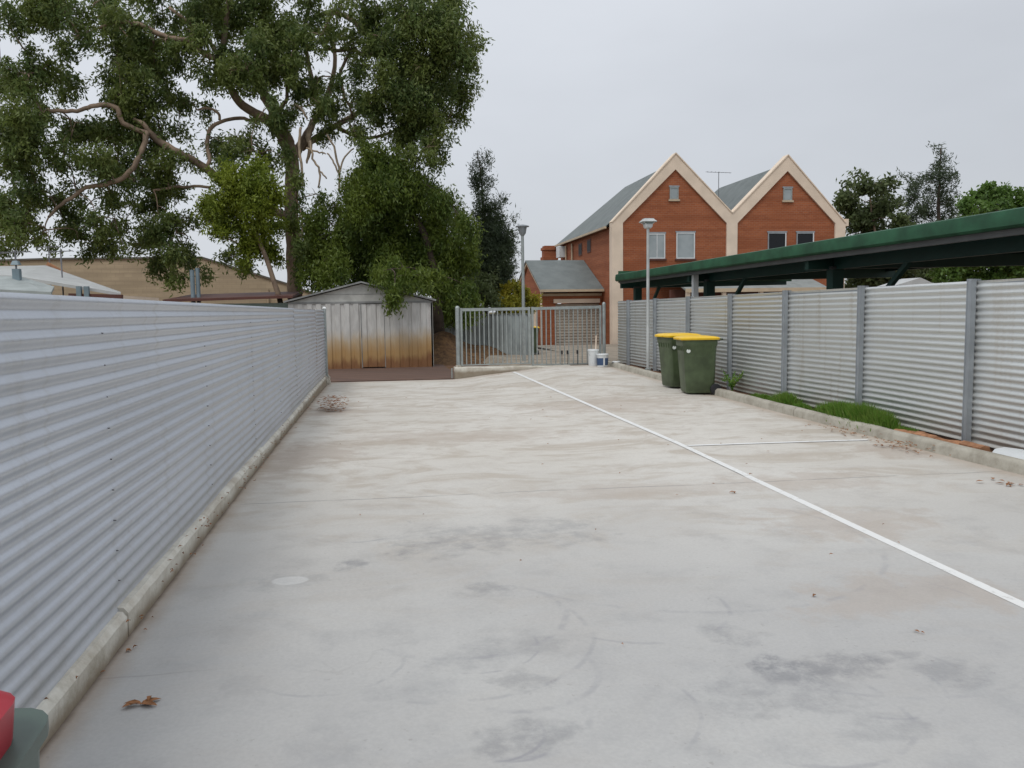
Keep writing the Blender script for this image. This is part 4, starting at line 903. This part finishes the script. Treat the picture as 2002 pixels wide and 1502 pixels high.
CON = half([(1866,600,7),(1870,640,10),(1868,680,16),(1905,620,10),(1900,660,18),(1880,720,26),(1915,730,14),(1895,780,28),(1890,840,30),(1930,880,40),(1900,930,50),(1890,990,60),(1935,1020,60),(1900,1100,60),(1960,1060,40),(1960,790,13),(1945,820,20),(1900,1000,62),(1955,960,40),(1990,930,22),(1920,1070,62),(1890,1120,60),(2005,870,9),(2020,850,7),(1985,1010,20),(2010,960,10),(1960,1110,32)])
CON = [(a[0], a[1], a[2]*1.22) for a in CON]
tree('she_oak', 'narrow dark spiky conifer-like tree left of the funnel-headed lamp', 34, .6, CON, 800, .18, .034, L_CON, DBARK, [(955,690,7),(950,600,6),(946,500,5),(944,400,3),(938,330,1.5),(934,296,.8)], droop=-.5, strand=.3, jit=.6, r0=.014, sub=3)
YEL = [(990,580,22),(1015,590,22),(1000,605,26),(1035,600,20),(975,600,16),(1030,575,14),(1008,565,12)]
tree('yellow_bush', 'small yellow-green bush behind the gate, below the garage roof', 33, .5, YEL, 900, .12, .07, L_YEL, DBARK, [(1005,690,3),(1004,640,3),(1003,590,2)], droop=-.3, strand=.2, cat='bush')
LOWS = [(870,600,22),(890,620,14),(910,585,22),(935,600,20),(960,585,18),(925,570,25),(890,570,28),(950,560,22)]
tree('dark_shrub', 'dark leafy shrub between the shed and the left gate post', 32.5, .5, LOWS, 600, .15, .07, L_DRK, DBARK, [(915,680,4),(914,640,4),(912,600,3)], droop=.2, cat='shrub')
# trees at the right, beyond the townhouses
T1 = [(1665,380,26),(1700,362,28),(1735,370,22),(1690,400,32),(1730,400,30),(1650,400,16),(1670,430,28),(1710,435,34),(1750,430,24),(1680,460,30),(1730,465,34),(1770,455,28),(1672,343,8),(1684,346,6),(1700,500,36),(1750,500,36),(1690,535,32),(1740,540,36),(1790,530,30),(1675,515,26),(1690,545,26),(1720,548,28),(1760,545,28),(1800,545,26),(1830,520,26),(1660,555,20),(1665,520,14),(1778,480,24)]
tree('broad_tree', 'broad leafy tree with pale twigs just right of the brick gables', 46, 1.5, T1, 110, .30, .14, L_DRK, BARK, [(1725,640,6),(1722,560,5),(1715,480,3.5),(1705,420,2.5),(1700,370,1.2)], droop=.1, strand=.3)
T2 = [(1836,298,8),(1843,310,12),(1830,325,14),(1850,335,14),(1815,345,14),(1835,355,20),(1860,360,12),(1800,360,14),(1785,370,16),(1770,350,9),(1765,345,6),(1775,385,18),(1800,400,20),(1830,385,24),(1855,390,14),(1870,380,7),(1820,420,26),(1850,420,22),(1790,430,24),(1860,440,22),(1825,450,26),(1868,345,6),(1822,290,5)]
tree('she_oak', 'wispy dark she-oak, tallest of the trees at the right', 50, 1, T2, 130, .32, .06, L_CON, DBARK, [(1835,640,6),(1835,540,6),(1834,440,5),(1836,360,3),(1840,290,1)], droop=-.4, strand=.4, r0=.02, sub=3)
T3 = [(1900,390,20),(1935,380,22),(1960,385,20),(1985,395,22),(1885,410,20),(1920,415,28),(1960,415,28),(2000,415,28),(2030,400,26),(1890,440,24),(1940,440,30),(1990,440,30),(1880,470,24),(1880,500,30),(1930,500,36),(1980,500,36),(2030,480,40),(1850,510,26),(1840,535,26),(1890,540,32),(1940,540,32),(1990,535,34),(2040,540,34),(1920,470,30),(1970,470,30)]
tree('leafy_tree', 'rounded bright green tree above the carport at the right edge', 40, 1.4, T3, 260, .24, .13, L_BRT, DBARK, [(1950,660,8),(1948,570,7),(1945,500,5),(1945,430,3)], droop=.2, strand=.3)
# grey gabled roof beyond the right fence
a = atY(1760, 560, 30); c = atY(1830, 560, 30)
t = thing('distant_gable', ((a[0]+c[0])/2, 30, -.2), 'small grey gable roof peeping over the pale fence under the trees', 'house')
xm = (a[0]+c[0])/2+.1; b = MB(); b.extr([(a[0]-.3, 30, 2.35), (xm, 30, float(atY(1800, 543, 30)[2])), (c[0]+.1, 30, 2.35)], (0, 1.2, 0)); b.build('roof', WROOF, t)
b = MB(); b.box(a[0], c[0], 30.1, 31.1, -.2, 2.345); b.build('wall', CREAM, t)

# ---------------------------------------------------------------- grass, weeds, leaves, rubble
def blades(name, spots, n, hgt, wd, mat):
    Cs, Ds, Ls = [], [], []
    for (x, y, rx, ry, hh) in spots:
        m = int(n*hh); q = rng.normal(size=(m, 2))*.42
        X = x+q[:, 0]*rx; Y = y+q[:, 1]*ry
        fall = np.clip(1-.45*(q**2).sum(1), .25, 1); L = rng.uniform(.5, 1.1, m)*hgt*hh*fall
        D = rng.normal(size=(m, 3))*.38; D[:, 2] = 1; D /= np.linalg.norm(D, axis=1)[:, None]
        Z = np.array([gy(v, RT) for v in Y])+.05
        Cs.append(np.stack([X, Y, Z], 1)+D*L[:, None]*.5); Ds.append(D); Ls.append(L)
    C_ = np.concatenate(Cs); L_ = np.concatenate(Ls)
    return leaf_mesh(name, C_, np.concatenate(Ds), L_, rng.uniform(.6, 1.4, len(C_))*wd, mat, None)
g = blades('grass', [(6.3, 12.1, .16, .35, .9), (6.3, 11.6, .13, .25, .45), (6.3, 10.75, .17, .3, .9), (6.28, 10.4, .19, .35, 1.1), (6.28, 9.95, .2, .35, 1.2), (6.28, 9.6, .18, .3, 1.0), (6.33, 12.9, .12, .5, .45), (6.33, 9.1, .1, .3, .4)], 2200, .27, .012, GRASS)
tag(g, 'green grass growing between the right kerb and the pale fence', 'grass', kind='stuff')
def weed(x, y, z, h, lab):
    t = thing('weed', (x, y, z), lab, 'plant'); b = MB(); C_ = []
    for k in range(9):
        a = k*2.4; tip = Vector((x+.18*math.cos(a), y+.18*math.sin(a), z+h*random.uniform(.5, 1)))
        P = smooth_path([(x, y, z), (x+.05*math.cos(a), y+.05*math.sin(a), z+h*.4), tip], 4); b.tube(P, .004, 4); C_ += [tuple(p) for p in P[3:]]*3
    b.build('stem', GRASS, t); C_ = np.array(C_)+rng.normal(size=(len(C_), 3))*.02; leaf_mesh('foliage', C_, rng.normal(size=C_.shape), rng.uniform(.04, .08, len(C_)), np.full(len(C_), .03), GRASS, t)
weed(6.3, 14.1, .06, .42, 'spindly weed by the fence just right of the yellow-lidded bins')
def leaf_shape(b, x, y, z, L, a, curl=.02):
    c, s_ = math.cos(a), math.sin(a); P = []
    prof = [(0, 0), (.2, .16), (.5, .22), (.8, .12), (1, 0)]
    top = [(u*L, v*L) for u, v in prof]; bot = [(u*L, -v*L) for u, v in prof[1:-1]][::-1]; mid = []
    for u, v in top+bot: P.append((x+c*u-s_*v, y+s_*u+c*v, z+.005+curl*.35*abs(v)/(.22*L)+.004*math.sin(u/L*3.1)))
    n = len(b.v); b.add(P, [tuple(range(len(P)))])
def litter(name, x, y, rx, ry, n, lab, L=.07, single=False, gzf=gz, flat=False):
    b = MB()
    for i in range(n):
        px = x+random.gauss(0, rx); py = y+random.gauss(0, ry); leaf_shape(b, px, py, gzf(px, py)+i*.0012, random.uniform(.6, 1.2)*L, random.uniform(0, 6.28), random.uniform(.005, .03))
    o = b.build(name, DRYL)
    if single: tag(o, lab, 'leaf')
    else: tag(o, lab, 'leaf litter', kind='stuff')
litter('leaf_litter', -.78, 14.3, .14, .3, 190, 'heap of brown dry leaves on the concrete near the far left kerb', .09)
b = MB()
for i_, (a_, L_, ox, oy) in enumerate([(.5, .085, 0, 0), (-.35, .075, .004, .0), (2.9, .08, .01, -.005), (3.6, .07, .0, .004), (1.6, .045, .03, .01)]): leaf_shape(b, -1.0+ox, 3.45+oy, gz(-1, 3.45)+.002*i_, L_, a_, .02)
tag(b.build('dry_leaves', DRYL), 'curled star of brown leaves on the concrete near the red-lidded bin', 'leaf')
litter('dry_leaves', -1.16, 4.08, .02, .02, 3, 'small brown leaf scrap against the left kerb', .04, True)
litter('dry_leaf', 2.36, 4.16, .003, .003, 1, 'single small brown leaf lying on the right part of the concrete', .05, True)
litter('dry_leaf', 3.04, 6.71, .006, .006, 2, 'small dark leaf just left of the long white line', .055, True)
litter('twig_scrap', 2.58, 3.56, .01, .01, 2, 'tiny dark twig scrap on the concrete near the white line', .03, True)
litter('leaf_litter', 5.80, 8.45, .09, .28, 70, 'rusty leaf litter against the right kerb beside the cross line', .06)
litter('leaf_litter', 5.82, 9.6, .08, .3, 45, 'thin scatter of brown leaves by the right kerb near the grass', .05)
litter('leaf_litter', 5.55, 6.55, .07, .1, 12, 'few brown leaves by the right kerb at the right edge', .07)
litter('leaf_litter', -1.225, 8.5, .018, 4.5, 150, 'brown debris trail along the foot of the left kerb', .028)
litter('leaf_litter', 3.2, 12.5, 2.0, 5.0, 60, 'tiny leaf specks scattered over the far concrete', .04)
litter('leaf_litter', 1.5, 5, 2.5, 2.2, 14, 'tiny leaf specks scattered over the near concrete', .022)
for k, (y, L, a, zz) in enumerate([(9.0, .36, .1, 0), (8.62, .4, -.12, .01), (8.2, .42, .15, .0), (7.85, .34, -.05, .02)]):
    b = MB(); x = 6.25; z0 = gy(y, RT)+.068+zz
    d = Vector((math.sin(a), -math.cos(a), 0)); s_ = Vector((d.y, -d.x, 0)); ring = []
    n = 7; R = []
    for i in range(n):
        c_ = Vector((x, y, z0))+d*(L*(i/(n-1)-.5)); w_ = .075+random.uniform(-.018, .018); h_ = .05+random.uniform(-.012, .02)
        R.append([c_+s_*w_+Vector((0, 0, -.03)), c_-s_*w_+Vector((0, 0, -.03)), c_-s_*w_*.8+Vector((0, 0, h_*.8)), c_+s_*.1*w_+Vector((0, 0, h_)), c_+s_*w_*.9+Vector((0, 0, h_*.6))])
    b.loft(R); o = b.build('broken_brick', TERRA)
    tag(o, ['broken orange brick nearest the grass', 'second broken orange brick from the grass', 'third broken orange brick from the grass', 'broken orange brick next to the white plastic strip'][k]+', between kerb and pale fence', 'brick', 'broken orange bricks behind the right kerb')
b = MB(); b.loft([[(6.24+.02*math.sin(i), 7.6-.25*i, .03), (6.40, 7.6-.25*i, .03), (6.40, 7.6-.25*i, .10+.02*math.sin(i*2.3)), (6.29+.03*math.sin(i*1.7), 7.6-.25*i, .085+.015*math.sin(i*3.1))] for i in range(8)])
o = b.build('plastic_strip', WHT, smooth=True, angle=40); tag(o, 'crumpled white plastic strip at the foot of the pale fence at the right edge', 'plastic sheet')
